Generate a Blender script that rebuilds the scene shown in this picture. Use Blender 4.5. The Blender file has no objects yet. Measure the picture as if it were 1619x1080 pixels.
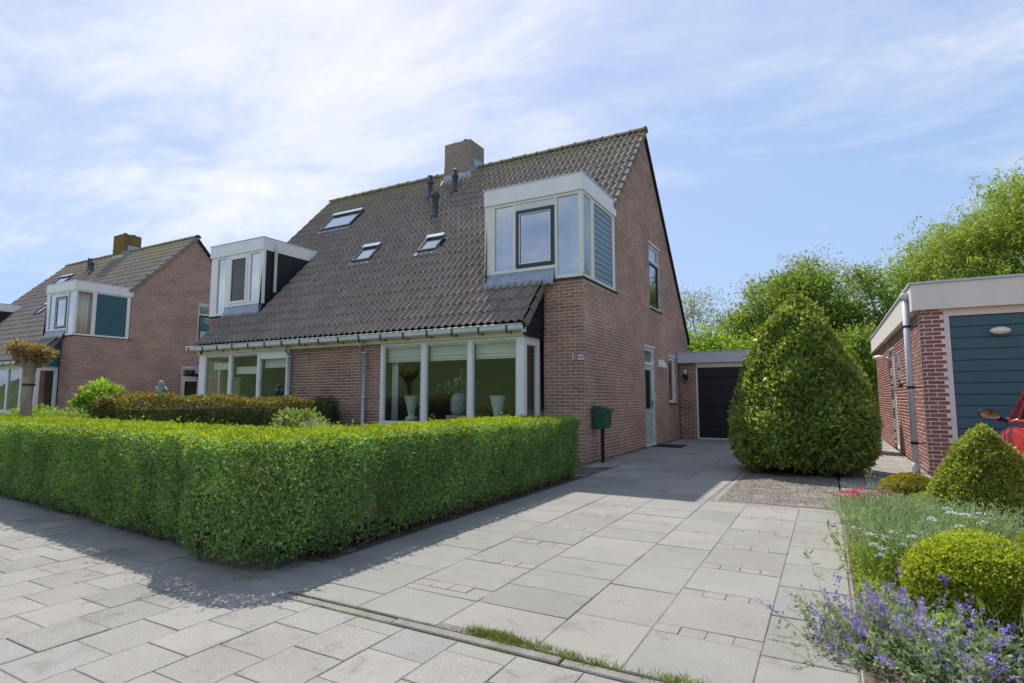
import bpy, math, random
import numpy as np
from mathutils import Vector, Matrix

SC = bpy.context.scene
COL = SC.collection
PI = math.pi
rng = np.random.default_rng(7)
random.seed(7)

# ------------------------------------------------------------------ camera
cam_d = bpy.data.cameras.new('camera')
cam_d.sensor_width = 36.0
cam_d.lens = 20.03
cam_d.clip_end = 2000
cam = bpy.data.objects.new('camera', cam_d)
COL.objects.link(cam)
CAM = Vector((0, 0, 1.2))
cam.matrix_world = Matrix(((0.87510, 0.04759, 0.48160, 0), (0.48395, -0.08606, -0.87085, 0), (0, 0.99515, -0.09834, 1.2), (0, 0, 0, 1)))
SC.camera = cam

# ------------------------------------------------------------------ sky, sun, exposure
SUN = Vector((-0.45, 0.52, 1.0)).normalized()
elev = math.asin(SUN.z)
azim = math.atan2(SUN.x, SUN.y)
W = bpy.data.worlds.new('World')
SC.world = W
W.use_nodes = True
nt = W.node_tree
nt.nodes.clear()


def N(tree, typ, **kw):
    n = tree.nodes.new(typ)
    for k, v in kw.items():
        if k.startswith('i_'):
            n.inputs[k[2:].replace('_', ' ')].default_value = v
        else:
            setattr(n, k, v)
    return n


def math_node(tree, op, a, b=None, clamp=False):
    n = tree.nodes.new('ShaderNodeMath')
    n.operation = op
    n.use_clamp = clamp
    for i, v in enumerate((a, b)):
        if v is None:
            continue
        if isinstance(v, (int, float)):
            n.inputs[i].default_value = v
        else:
            tree.links.new(v, n.inputs[i])
    return n.outputs[0]


def ramp(tree, fac, stops):
    r = tree.nodes.new('ShaderNodeValToRGB')
    e = r.color_ramp.elements
    while len(e) < len(stops):
        e.new(0.5)
    for el, (p, c) in zip(e, stops):
        el.position = p
        el.color = (c, c, c, 1) if isinstance(c, (int, float)) else (*c, 1)
    tree.links.new(fac, r.inputs[0])
    return r.outputs[0]


def mixc(tree, fac, a, b, mode='MIX'):
    m = tree.nodes.new('ShaderNodeMix')
    m.data_type = 'RGBA'
    m.blend_type = mode
    for s, v in ((0, fac), (6, a), (7, b)):
        if isinstance(v, (int, float)):
            m.inputs[s].default_value = v
        elif isinstance(v, tuple):
            m.inputs[s].default_value = (*v, 1)
        else:
            tree.links.new(v, m.inputs[s])
    return m.outputs[2]


sky = N(nt, 'ShaderNodeTexSky', sky_type='NISHITA', sun_disc=False, sun_elevation=elev, sun_rotation=azim, altitude=0, air_density=1.0, dust_density=0.3, ozone_density=2.0)
tc = N(nt, 'ShaderNodeTexCoord')
sep = N(nt, 'ShaderNodeSeparateXYZ')
nt.links.new(tc.outputs['Generated'], sep.inputs[0])
zc = math_node(nt, 'MAXIMUM', sep.outputs[2], 0.0)
den = math_node(nt, 'ADD', zc, 0.16)
zlift = math_node(nt, 'ADD', math_node(nt, 'MULTIPLY', zc, 0.80), 0.20)
vlift = N(nt, 'ShaderNodeCombineXYZ')
nt.links.new(sep.outputs[0], vlift.inputs[0])
nt.links.new(sep.outputs[1], vlift.inputs[1])
nt.links.new(zlift, vlift.inputs[2])
vn = N(nt, 'ShaderNodeVectorMath', operation='NORMALIZE')
nt.links.new(vlift.outputs[0], vn.inputs[0])
nt.links.new(vn.outputs[0], sky.inputs[0])
cx = math_node(nt, 'DIVIDE', sep.outputs[0], den)
cy = math_node(nt, 'DIVIDE', sep.outputs[1], den)
comb = N(nt, 'ShaderNodeCombineXYZ')
nt.links.new(cx, comb.inputs[0])
nt.links.new(cy, comb.inputs[1])
mapn = N(nt, 'ShaderNodeMapping')
mapn.inputs['Location'].default_value = (5.79, 19.23, 4.85)
mapn.inputs['Rotation'].default_value = (0, 0, math.radians(-20))
mapn.inputs['Scale'].default_value = (0.55, 1.0, 1.0)
nt.links.new(comb.outputs[0], mapn.inputs[0])
n1 = N(nt, 'ShaderNodeTexNoise', i_Scale=0.55, i_Detail=9.0, i_Roughness=0.56, i_Distortion=0.25)
n2 = N(nt, 'ShaderNodeTexNoise', i_Scale=2.6, i_Detail=9.0, i_Roughness=0.66, i_Distortion=0.35)
nt.links.new(mapn.outputs[0], n1.inputs[0])
nt.links.new(mapn.outputs[0], n2.inputs[0])
cl = math_node(nt, 'ADD', math_node(nt, 'MULTIPLY', n1.outputs[0], 0.54), math_node(nt, 'MULTIPLY', n2.outputs[0], 0.46))
cover = ramp(nt, cl, [(0.45, 0.0), (0.525, 0.22), (0.59, 0.60), (0.68, 0.95)])
veil = math_node(nt, 'ADD', math_node(nt, 'MULTIPLY', cover, 0.82), 0.08, True)
gm = N(nt, 'ShaderNodeGamma', i_Gamma=0.45)
nt.links.new(sky.outputs[0], gm.inputs['Color'])
hs = N(nt, 'ShaderNodeHueSaturation', i_Saturation=1.7, i_Value=1.15)
nt.links.new(gm.outputs[0], hs.inputs['Color'])
skyblue = mixc(nt, 1.0, hs.outputs[0], (1.05, 0.965, 1.0), 'MULTIPLY')
skycol = mixc(nt, veil, skyblue, (2.95, 2.93, 2.92))
bg = N(nt, 'ShaderNodeBackground', i_Strength=0.15)
nt.links.new(skycol, bg.inputs[0])
wo = N(nt, 'ShaderNodeOutputWorld')
nt.links.new(bg.outputs[0], wo.inputs[0])

sd = bpy.data.lights.new('sun', 'SUN')
sd.energy = 2.1
sd.angle = math.radians(0.55)
sd.color = (1.0, 0.95, 0.87)
so = bpy.data.objects.new('sun', sd)
COL.objects.link(so)
so.rotation_euler = SUN.to_track_quat('Z', 'Y').to_euler()
so.location = SUN * 60

SC.view_settings.view_transform = 'Standard'
SC.view_settings.look = 'None'
SC.view_settings.gamma = 1.0
SC.view_settings.use_curve_mapping = False
SC.view_settings.exposure = 1.3
SC.render.engine = 'CYCLES'

# ------------------------------------------------------------------ materials
MATS = {}


def new_mat(name):
    m = bpy.data.materials.new(name)
    m.use_nodes = True
    t = m.node_tree
    t.nodes.clear()
    out = t.nodes.new('ShaderNodeOutputMaterial')
    MATS[name] = m
    return m, t, out


def pos_noise(t, scale, detail=4, rough=0.55, dist=0.0, stretch=None):
    g = t.nodes.new('ShaderNodeNewGeometry')
    src = g.outputs['Position']
    if stretch:
        mp = t.nodes.new('ShaderNodeMapping')
        mp.inputs['Scale'].default_value = stretch
        t.links.new(src, mp.inputs[0])
        src = mp.outputs[0]
    n = N(t, 'ShaderNodeTexNoise', i_Scale=scale, i_Detail=detail, i_Roughness=rough, i_Distortion=dist)
    t.links.new(src, n.inputs[0])
    return n.outputs[0]


def rnd(t):
    oi = t.nodes.new('ShaderNodeObjectInfo')
    g = t.nodes.new('ShaderNodeNewGeometry')
    return math_node(t, 'FRACT', math_node(t, 'ADD', oi.outputs['Random'], g.outputs['Random Per Island']))


def surf(name, cols, rough=0.6, spec=0.4, vary=0.15, scale=6.0, bump=0.0, bscale=60.0, metallic=0.0, big=0.0, bigscale=0.7, bigcol=None, speck=None, coat=0.0, stretch=None, stains=None, batch=None):
    """Solid material: per-piece tone from a list of colours, fine mottling, blotches of wear, bump."""
    m, t, out = new_mat(name)
    p = N(t, 'ShaderNodeBsdfPrincipled', i_Roughness=rough, i_Metallic=metallic)
    p.inputs['Specular IOR Level'].default_value = spec
    p.inputs['Coat Weight'].default_value = coat
    p.inputs['Coat Roughness'].default_value = 0.08
    if isinstance(cols, tuple):
        cols = [cols]
    if len(cols) == 1:
        rg = t.nodes.new('ShaderNodeRGB')
        rg.outputs[0].default_value = (*cols[0], 1)
        c = rg.outputs[0]
    else:
        n = len(cols)
        c = ramp(t, rnd(t), [(i / (n - 1), k) for i, k in enumerate(cols)])
    if vary > 0:
        f = ramp(t, pos_noise(t, scale, 5, 0.6, 0, stretch), [(0.25, 1 - vary), (0.75, 1 + vary)])
        c = mixc(t, 1.0, c, f, 'MULTIPLY')
    if big > 0:
        f = ramp(t, pos_noise(t, bigscale, 6, 0.65, 0.4), [(0.42, 0.0), (0.68, big)])
        c = mixc(t, f, c, bigcol or (0.05, 0.05, 0.04))
    if batch:
        f = ramp(t, pos_noise(t, batch[0], 3, 0.5, 0.0, (1, 1, 2.2)), [(0.3, 1 - batch[1]), (0.7, 1 + batch[1])])
        c = mixc(t, 1.0, c, f, 'MULTIPLY')
    if stains:
        for (sc_, lo_, hi_, amt, col) in stains:
            f = ramp(t, pos_noise(t, sc_, 7, 0.7, 0.6), [(lo_, 0.0), (hi_, amt)])
            c = mixc(t, f, c, col)
    if speck:
        f = ramp(t, pos_noise(t, speck[0], 2, 0.5), [(speck[1], 0.0), (speck[1] + 0.06, 1.0)])
        c = mixc(t, f, c, speck[2])
    t.links.new(c, p.inputs['Base Color'])
    if bump > 0:
        b = N(t, 'ShaderNodeBump', i_Strength=min(1.0, bump), i_Distance=0.004)
        t.links.new(pos_noise(t, bscale, 4, 0.6), b.inputs['Height'])
        t.links.new(b.outputs[0], p.inputs['Normal'])
    t.links.new(p.outputs[0], out.inputs[0])
    return m


def leafmat(name, cols, transl=0.35, rough=0.5, patch=None, tint=(1.25, 1.25, 0.6)):
    m, t, out = new_mat(name)
    n = len(cols)
    c = ramp(t, rnd(t), [(i / (n - 1), k) for i, k in enumerate(cols)])
    f = ramp(t, pos_noise(t, 2.2, 3, 0.5), [(0.3, 0.72), (0.7, 1.28)])
    c = mixc(t, 1.0, c, f, 'MULTIPLY')
    if patch:
        f = ramp(t, pos_noise(t, patch[0], 4, 0.6), [(patch[1], 0.0), (patch[1] + 0.15, patch[3])])
        c = mixc(t, f, c, patch[2])
    p = N(t, 'ShaderNodeBsdfPrincipled', i_Roughness=rough)
    p.inputs['Specular IOR Level'].default_value = 0.35
    t.links.new(c, p.inputs['Base Color'])
    tr = t.nodes.new('ShaderNodeBsdfTranslucent')
    t.links.new(mixc(t, 1.0, c, tint, 'MULTIPLY'), tr.inputs[0])
    mx = N(t, 'ShaderNodeMixShader')
    mx.inputs[0].default_value = transl
    t.links.new(p.outputs[0], mx.inputs[1])
    t.links.new(tr.outputs[0], mx.inputs[2])
    t.links.new(mx.outputs[0], out.inputs[0])
    return m


def glassmat(name, tint=(0.80, 0.86, 0.83), r0=0.1, r1=0.85):
    m, t, out = new_mat(name)
    lw = N(t, 'ShaderNodeLayerWeight', i_Blend=0.5)
    f = math_node(t, 'POWER', lw.outputs['Facing'], 4.0)
    f = math_node(t, 'ADD', math_node(t, 'MULTIPLY', f, r1), r0, True)
    a = N(t, 'ShaderNodeBsdfTransparent')
    a.inputs[0].default_value = (*tint, 1)
    g = N(t, 'ShaderNodeBsdfGlossy', i_Roughness=0.0)
    g.inputs[0].default_value = (0.95, 0.97, 1, 1)
    b = N(t, 'ShaderNodeBump', i_Strength=0.06, i_Distance=0.004)
    t.links.new(pos_noise(t, 1.6, 2, 0.5), b.inputs['Height'])
    t.links.new(b.outputs[0], g.inputs['Normal'])
    mx = N(t, 'ShaderNodeMixShader')
    t.links.new(f, mx.inputs[0])
    t.links.new(a.outputs[0], mx.inputs[1])
    t.links.new(g.outputs[0], mx.inputs[2])
    t.links.new(mx.outputs[0], out.inputs[0])
    return m


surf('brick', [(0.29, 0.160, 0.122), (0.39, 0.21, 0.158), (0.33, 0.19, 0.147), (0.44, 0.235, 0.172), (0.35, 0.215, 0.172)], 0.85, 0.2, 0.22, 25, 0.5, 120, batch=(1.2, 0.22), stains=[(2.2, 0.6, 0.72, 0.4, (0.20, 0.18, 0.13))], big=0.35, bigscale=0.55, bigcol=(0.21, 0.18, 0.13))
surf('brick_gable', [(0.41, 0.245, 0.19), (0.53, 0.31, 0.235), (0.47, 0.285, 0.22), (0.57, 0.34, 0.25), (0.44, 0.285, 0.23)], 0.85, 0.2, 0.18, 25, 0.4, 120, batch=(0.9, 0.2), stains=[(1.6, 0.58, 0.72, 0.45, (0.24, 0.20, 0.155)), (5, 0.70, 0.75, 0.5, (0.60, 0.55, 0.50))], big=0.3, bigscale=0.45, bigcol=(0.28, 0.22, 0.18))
surf('brick_red', [(0.29, 0.115, 0.098), (0.35, 0.15, 0.125), (0.26, 0.11, 0.098), (0.38, 0.17, 0.142)], 0.85, 0.2, 0.2, 25, 0.5, 120)
surf('mortar', (0.64, 0.53, 0.44), 0.95, 0.1, 0.15, 9, 0.4, 200)
surf('mortar_white', (0.82, 0.78, 0.74), 0.95, 0.1, 0.12, 9, 0.4, 200)
surf('tile', [(0.225, 0.185, 0.16), (0.28, 0.228, 0.196), (0.245, 0.195, 0.168), (0.30, 0.245, 0.21), (0.235, 0.208, 0.184)], 0.85, 0.15, 0.22, 14, 0.5, 90, big=0.0)
# lichen and moss on the upper rows of the roof
m = MATS['tile']
t = m.node_tree
pr = [n for n in t.nodes if n.type == 'BSDF_PRINCIPLED'][0]
src = pr.inputs['Base Color'].links[0].from_socket
g = t.nodes.new('ShaderNodeNewGeometry')
sx = t.nodes.new('ShaderNodeSeparateXYZ')
t.links.new(g.outputs['Position'], sx.inputs[0])
hi = math_node(t, 'MULTIPLY', math_node(t, 'SUBTRACT', sx.outputs[2], 5.2), 0.11)
ns = pos_noise(t, 1.3, 8, 0.72, 0.3)
fl = ramp(t, math_node(t, 'ADD', ns, hi), [(0.71, 0.0), (0.86, 0.85)])
lich = mixc(t, pos_noise(t, 9, 3), (0.40, 0.33, 0.07), (0.27, 0.25, 0.06))
sp = ramp(t, pos_noise(t, 26, 3, 0.6), [(0.42, 0.15), (0.6, 1.0)])
c2 = mixc(t, math_node(t, 'MULTIPLY', fl, sp), src, lich)
bl = ramp(t, pos_noise(t, 38, 2, 0.5), [(0.68, 0.0), (0.74, 0.6)])
c2 = mixc(t, bl, c2, (0.25, 0.25, 0.22))
t.links.new(c2, pr.inputs['Base Color'])

surf('cream', (0.80, 0.79, 0.71), 0.45, 0.4, 0.05, 3, 0.05)
surf('cream_yellow', (0.74, 0.75, 0.52), 0.5, 0.4, 0.08, 3)
surf('white_paint', (0.86, 0.855, 0.84), 0.45, 0.4, 0.05, 5, stretch=(1, 1, 0.2), stains=[(3.5, 0.6, 0.8, 0.25, (0.52, 0.51, 0.46))])
surf('grey_white', (0.70, 0.70, 0.70), 0.5, 0.4, 0.06, 4)
surf('fascia_beige', (0.80, 0.75, 0.68), 0.55, 0.35, 0.06, 5, stretch=(1, 1, 0.15), stains=[(2.5, 0.58, 0.8, 0.3, (0.50, 0.47, 0.41))])
surf('fascia_pink', (0.78, 0.70, 0.66), 0.55, 0.35, 0.05, 3)
surf('fascia_grey', (0.62, 0.62, 0.65), 0.5, 0.4, 0.05, 3)
surf('navy_frame', (0.028, 0.045, 0.062), 0.35, 0.5, 0.1, 5)
surf('green_frame', (0.012, 0.06, 0.055), 0.35, 0.5, 0.1, 5)
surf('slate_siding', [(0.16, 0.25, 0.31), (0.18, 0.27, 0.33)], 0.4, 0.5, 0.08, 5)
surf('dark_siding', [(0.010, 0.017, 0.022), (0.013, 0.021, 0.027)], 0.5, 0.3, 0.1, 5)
surf('teal_siding', [(0.025, 0.125, 0.145), (0.03, 0.135, 0.155)], 0.4, 0.5, 0.1, 5)
surf('black_siding', [(0.016, 0.017, 0.022), (0.019, 0.02, 0.026)], 0.5, 0.4, 0.1, 5)
surf('teal_door', [(0.05, 0.125, 0.155), (0.055, 0.132, 0.165)], 0.42, 0.45, 0.08, 4)
surf('black_door', [(0.010, 0.012, 0.016), (0.012, 0.014, 0.018)], 0.45, 0.45, 0.1, 4)
surf('slate_sill', (0.05, 0.05, 0.048), 0.6, 0.4, 0.2, 9)
surf('lead', (0.30, 0.35, 0.42), 0.45, 0.5, 0.3, 7, 0.6, 30, metallic=0.15, big=0.5, bigscale=5, bigcol=(0.42, 0.46, 0.5))
surf('lead_light', (0.42, 0.45, 0.48), 0.5, 0.5, 0.2, 7, 0.5, 30)
surf('zinc', (0.55, 0.60, 0.66), 0.45, 0.5, 0.12, 9)
surf('gutter', (0.66, 0.69, 0.67), 0.5, 0.4, 0.14, 5, big=0.3, bigscale=3, bigcol=(0.40, 0.44, 0.36))
surf('flue', (0.060, 0.072, 0.085), 0.5, 0.4, 0.2, 9)
surf('deck', (0.03, 0.027, 0.025), 0.9, 0.1, 0.1, 9)
surf('dark_metal', (0.015, 0.016, 0.017), 0.45, 0.5, 0.1, 9)
surf('steel', (0.5, 0.5, 0.5), 0.3, 0.5, 0.05, 9, metallic=0.9)
surf('room_wall', (0.40, 0.39, 0.35), 0.9, 0.1, 0.05, 2)
surf('room_floor', (0.16, 0.11, 0.07), 0.6, 0.3, 0.2, 3)
surf('curtain', (0.72, 0.72, 0.70), 0.9, 0.1, 0.05, 6)
surf('blind', (0.84, 0.85, 0.79), 0.9, 0.1, 0.06, 8, 0.3, 200)
surf('blue_blind', (0.03, 0.19, 0.36), 0.85, 0.1, 0.06, 8)
surf('vase', (0.55, 0.66, 0.62), 0.6, 0.4, 0.25, 18, 0.3, 60)
surf('vase_dark', (0.34, 0.42, 0.45), 0.7, 0.4, 0.25, 14, 0.3, 60)
surf('pale_wood', (0.50, 0.40, 0.28), 0.6, 0.3, 0.15, 14)
surf('lamp_shade', (0.72, 0.72, 0.68), 0.9, 0.1, 0.04, 6)
surf('sofa', (0.36, 0.30, 0.24), 0.95, 0.1, 0.1, 12)
surf('tan_brick', [(0.42, 0.33, 0.17), (0.48, 0.39, 0.22)], 0.9, 0.1, 0.12, 12)
surf('slab', [(0.29, 0.275, 0.252), (0.33, 0.313, 0.287), (0.265, 0.254, 0.236), (0.35, 0.328, 0.298), (0.30, 0.29, 0.272)], 0.92, 0.2, 0.30, 150.0, 0.9, 240, big=0.40, bigscale=1.8, bigcol=(0.20, 0.185, 0.165), stains=[(5.5, 0.56, 0.66, 0.45, (0.15, 0.14, 0.12)), (0.6, 0.5, 0.7, 0.4, (0.36, 0.34, 0.305)), (16, 0.66, 0.72, 0.4, (0.13, 0.13, 0.09))], speck=(95, 0.64, (0.46, 0.45, 0.43)))
surf('slab_drive', [(0.285, 0.275, 0.25), (0.32, 0.307, 0.278), (0.26, 0.252, 0.232), (0.335, 0.318, 0.285), (0.30, 0.28, 0.25)], 0.92, 0.2, 0.24, 130.0, 0.9, 240, big=0.40, bigscale=1.2, bigcol=(0.215, 0.20, 0.178), stains=[(4.5, 0.57, 0.66, 0.40, (0.17, 0.158, 0.135)), (0.5, 0.48, 0.7, 0.45, (0.36, 0.345, 0.31)), (14, 0.68, 0.73, 0.5, (0.45, 0.44, 0.42))], speck=(60, 0.70, (0.44, 0.43, 0.41)))
surf('kerb_concrete', [(0.24, 0.225, 0.205), (0.27, 0.255, 0.23)], 0.95, 0.15, 0.3, 8, 0.9, 120, big=0.5, bigscale=5, bigcol=(0.15, 0.145, 0.11))
surf('paver_red', [(0.29, 0.262, 0.238), (0.30, 0.275, 0.25), (0.275, 0.256, 0.236)], 0.92, 0.2, 0.12, 9, 0.7, 200)
surf('joint_sand', (0.25, 0.232, 0.20), 0.98, 0.05, 0.35, 14, 0.8, 150, big=0.7, bigscale=2.4, bigcol=(0.11, 0.105, 0.075))
surf('soil', (0.215, 0.19, 0.165), 0.98, 0.05, 0.3, 22, 1.0, 60, big=0.5, bigscale=5, bigcol=(0.13, 0.115, 0.10))
surf('bed_soil', (0.13, 0.10, 0.075), 0.98, 0.05, 0.4, 22, 1.0, 60)
surf('ground_grass', (0.07, 0.10, 0.03), 0.95, 0.1, 0.4, 3, 0.8, 40)
surf('dike_grass', (0.085, 0.115, 0.045), 0.95, 0.1, 0.35, 0.9, 1.0, 8, big=0.5, bigscale=0.25, bigcol=(0.055, 0.075, 0.03))
surf('street_brick', (0.30, 0.28, 0.265), 0.9, 0.2, 0.2, 20, 0.6, 150)
surf('bark', (0.36, 0.29, 0.22), 0.95, 0.1, 0.35, 14, 1.0, 30, stretch=(1, 1, 0.25))
surf('bark_grey', (0.26, 0.245, 0.22), 0.95, 0.1, 0.3, 6, 0.8, 20, stretch=(1, 1, 0.25))
surf('twig', (0.22, 0.165, 0.11), 0.95, 0.1, 0.3, 20)
surf('hedge_core', (0.15, 0.19, 0.07), 0.95, 0.05, 0.4, 14)
surf('red_paint', (0.62, 0.018, 0.022), 0.25, 0.5, 0.0, 1, coat=1.0)
surf('tyre', (0.02, 0.02, 0.02), 0.85, 0.2, 0.1, 20)
surf('alloy', (0.5, 0.5, 0.52), 0.3, 0.5, 0.05, 9, metallic=0.8)
surf('black_plastic', (0.012, 0.012, 0.013), 0.45, 0.4, 0.05, 9)
surf('mirror', (0.45, 0.52, 0.58), 0.08, 0.5, 0.0, 9, metallic=1.0)
surf('red_lens', (0.45, 0.01, 0.01), 0.15, 0.5, 0.0, 9)
surf('post_green', (0.008, 0.085, 0.055), 0.3, 0.5, 0.06, 9, coat=0.4)
surf('opal', (0.80, 0.79, 0.68), 0.3, 0.4, 0.03, 9)
surf('plate_white', (0.75, 0.80, 0.85), 0.35, 0.4, 0.03, 9)
surf('ink', (0.03, 0.10, 0.22), 0.5, 0.3, 0.0, 9)
surf('mint_door', (0.45, 0.58, 0.56), 0.4, 0.4, 0.05, 5)
surf('stone_grey', (0.30, 0.33, 0.31), 0.8, 0.2, 0.2, 15)
surf('mat_rubber', (0.04, 0.04, 0.042), 0.95, 0.1, 0.3, 40, 0.8, 90)
surf('white_lace', (0.78, 0.78, 0.78), 0.9, 0.1, 0.1, 40)
glassmat('glass', tint=(0.95, 0.97, 0.95), r0=0.07)
glassmat('glass_sky', tint=(0.72, 0.80, 0.86), r0=0.36, r1=0.6)
glassmat('glass_dim', tint=(0.30, 0.32, 0.36), r0=0.06, r1=0.5)
glassmat('glass_car', tint=(0.25, 0.32, 0.30), r0=0.10)

leafmat('leaf_privet', [(0.15, 0.29, 0.08), (0.20, 0.36, 0.095), (0.29, 0.45, 0.15), (0.17, 0.32, 0.095), (0.25, 0.32, 0.15), (0.38, 0.50, 0.22), (0.16, 0.30, 0.085)], 0.42, 0.45, patch=(1.7, 0.60, (0.20, 0.165, 0.085), 0.45), tint=(1.15, 1.3, 0.55))
leafmat('leaf_privet_new', [(0.23, 0.33, 0.025), (0.30, 0.40, 0.03), (0.26, 0.37, 0.04)], 0.45, 0.6, tint=(1.4, 1.25, 0.5))
leafmat('leaf_laurel', [(0.11, 0.20, 0.06), (0.155, 0.265, 0.072), (0.24, 0.35, 0.09), (0.38, 0.46, 0.12)], 0.38, 0.33, tint=(1.7, 1.4, 0.5))
leafmat('leaf_laurel_new', [(0.30, 0.34, 0.05), (0.38, 0.38, 0.07), (0.24, 0.30, 0.06)], 0.42, 0.4)
leafmat('leaf_yew', [(0.05, 0.085, 0.03), (0.075, 0.115, 0.035), (0.11, 0.15, 0.045)], 0.25, 0.5)
leafmat('leaf_yew_tip', [(0.34, 0.22, 0.055), (0.40, 0.30, 0.08), (0.24, 0.21, 0.055)], 0.35, 0.5)
leafmat('leaf_box_gold', [(0.31, 0.40, 0.035), (0.42, 0.48, 0.045), (0.21, 0.31, 0.03), (0.50, 0.48, 0.04)], 0.5, 0.45, tint=(1.3, 1.25, 0.5))
leafmat('leaf_box_pale', [(0.26, 0.31, 0.05), (0.36, 0.40, 0.08), (0.17, 0.23, 0.04), (0.45, 0.48, 0.16)], 0.5, 0.45, tint=(1.3, 1.25, 0.6))
leafmat('leaf_gold_dark', [(0.30, 0.26, 0.03), (0.38, 0.32, 0.035), (0.18, 0.19, 0.035)], 0.4, 0.5)
leafmat('leaf_willow', [(0.27, 0.36, 0.06), (0.34, 0.43, 0.09), (0.20, 0.30, 0.05), (0.38, 0.46, 0.13)], 0.5, 0.5, tint=(1.3, 1.25, 0.6))
leafmat('leaf_green', [(0.13, 0.22, 0.045), (0.19, 0.29, 0.055), (0.25, 0.35, 0.08)], 0.48, 0.5, tint=(1.35, 1.25, 0.5))
leafmat('leaf_bright', [(0.18, 0.30, 0.045), (0.25, 0.38, 0.06), (0.32, 0.44, 0.09)], 0.5, 0.5, tint=(1.3, 1.25, 0.5))
leafmat('leaf_pale', [(0.33, 0.36, 0.25), (0.42, 0.44, 0.34), (0.26, 0.31, 0.17)], 0.45, 0.6, tint=(1.1, 1.1, 0.9))
leafmat('leaf_variegated', [(0.18, 0.29, 0.06), (0.42, 0.47, 0.24), (0.13, 0.23, 0.04), (0.32, 0.39, 0.11)], 0.38, 0.45)
leafmat('leaf_grey', [(0.29, 0.35, 0.23), (0.36, 0.42, 0.29), (0.23, 0.32, 0.16), (0.26, 0.38, 0.14)], 0.45, 0.6, tint=(1.2, 1.2, 0.8))
leafmat('leaf_red', [(0.25, 0.06, 0.03), (0.30, 0.12, 0.05), (0.20, 0.16, 0.05)], 0.4, 0.5)
leafmat('grass_blade', [(0.13, 0.19, 0.035), (0.19, 0.25, 0.05), (0.24, 0.25, 0.09)], 0.4, 0.6)
leafmat('bud_brown', [(0.32, 0.23, 0.09), (0.44, 0.35, 0.18), (0.25, 0.15, 0.065), (0.40, 0.36, 0.12)], 0.3, 0.7)
leafmat('petal_white', [(0.72, 0.74, 0.72), (0.80, 0.80, 0.78)], 0.3, 0.7, tint=(1, 1, 1))
leafmat('petal_purple', [(0.30, 0.22, 0.55), (0.38, 0.29, 0.64), (0.45, 0.37, 0.68)], 0.35, 0.7, tint=(1.1, 1, 1.1))
leafmat('petal_violet', [(0.10, 0.05, 0.28), (0.16, 0.08, 0.38)], 0.35, 0.6, tint=(1.1, 1, 1.1))
leafmat('petal_pink', [(0.62, 0.10, 0.20), (0.70, 0.16, 0.28), (0.55, 0.07, 0.16)], 0.35, 0.6, tint=(1.1, 1, 1))
leafmat('petal_cream', [(0.66, 0.66, 0.52), (0.70, 0.66, 0.60)], 0.35, 0.6, tint=(1, 1, 0.9))

# ------------------------------------------------------------------ mesh helpers


def link(o, parent=None):
    COL.objects.link(o)
    if parent is not None:
        o.parent = parent
    return o


def tag(o, label=None, cat=None, group=None, kind=None):
    for k, v in (('label', label), ('category', cat), ('group', group), ('kind', kind)):
        if v:
            o[k] = v
    return o


def empty(name, loc, label=None, cat=None, group=None, kind=None):
    o = bpy.data.objects.new(name, None)
    o.empty_display_size = 0.1
    o.location = loc
    link(o)
    return tag(o, label, cat, group, kind)


def np_mesh(name, V, F, mat, smooth=False):
    """mesh from an (n,3) array and an (m,k) array of equal-sided faces"""
    V = np.asarray(V, dtype=np.float32)
    F = np.asarray(F, dtype=np.int32)
    me = bpy.data.meshes.new(name)
    nf, k = F.shape
    me.vertices.add(len(V))
    me.vertices.foreach_set('co', V.ravel())
    me.loops.add(nf * k)
    me.loops.foreach_set('vertex_index', F.ravel())
    me.polygons.add(nf)
    me.polygons.foreach_set('loop_start', np.arange(0, nf * k, k, dtype=np.int32))
    if smooth:
        me.polygons.foreach_set('use_smooth', np.ones(nf, dtype=bool))
    me.update(calc_edges=True)
    me.materials.append(MATS[mat] if isinstance(mat, str) else mat)
    return me


def np_obj(name, V, F, mat, parent=None, smooth=False, kind=None):
    o = bpy.data.objects.new(name, np_mesh(name, V, F, mat, smooth))
    link(o, parent)
    if kind:
        o['kind'] = kind
    return o


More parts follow.
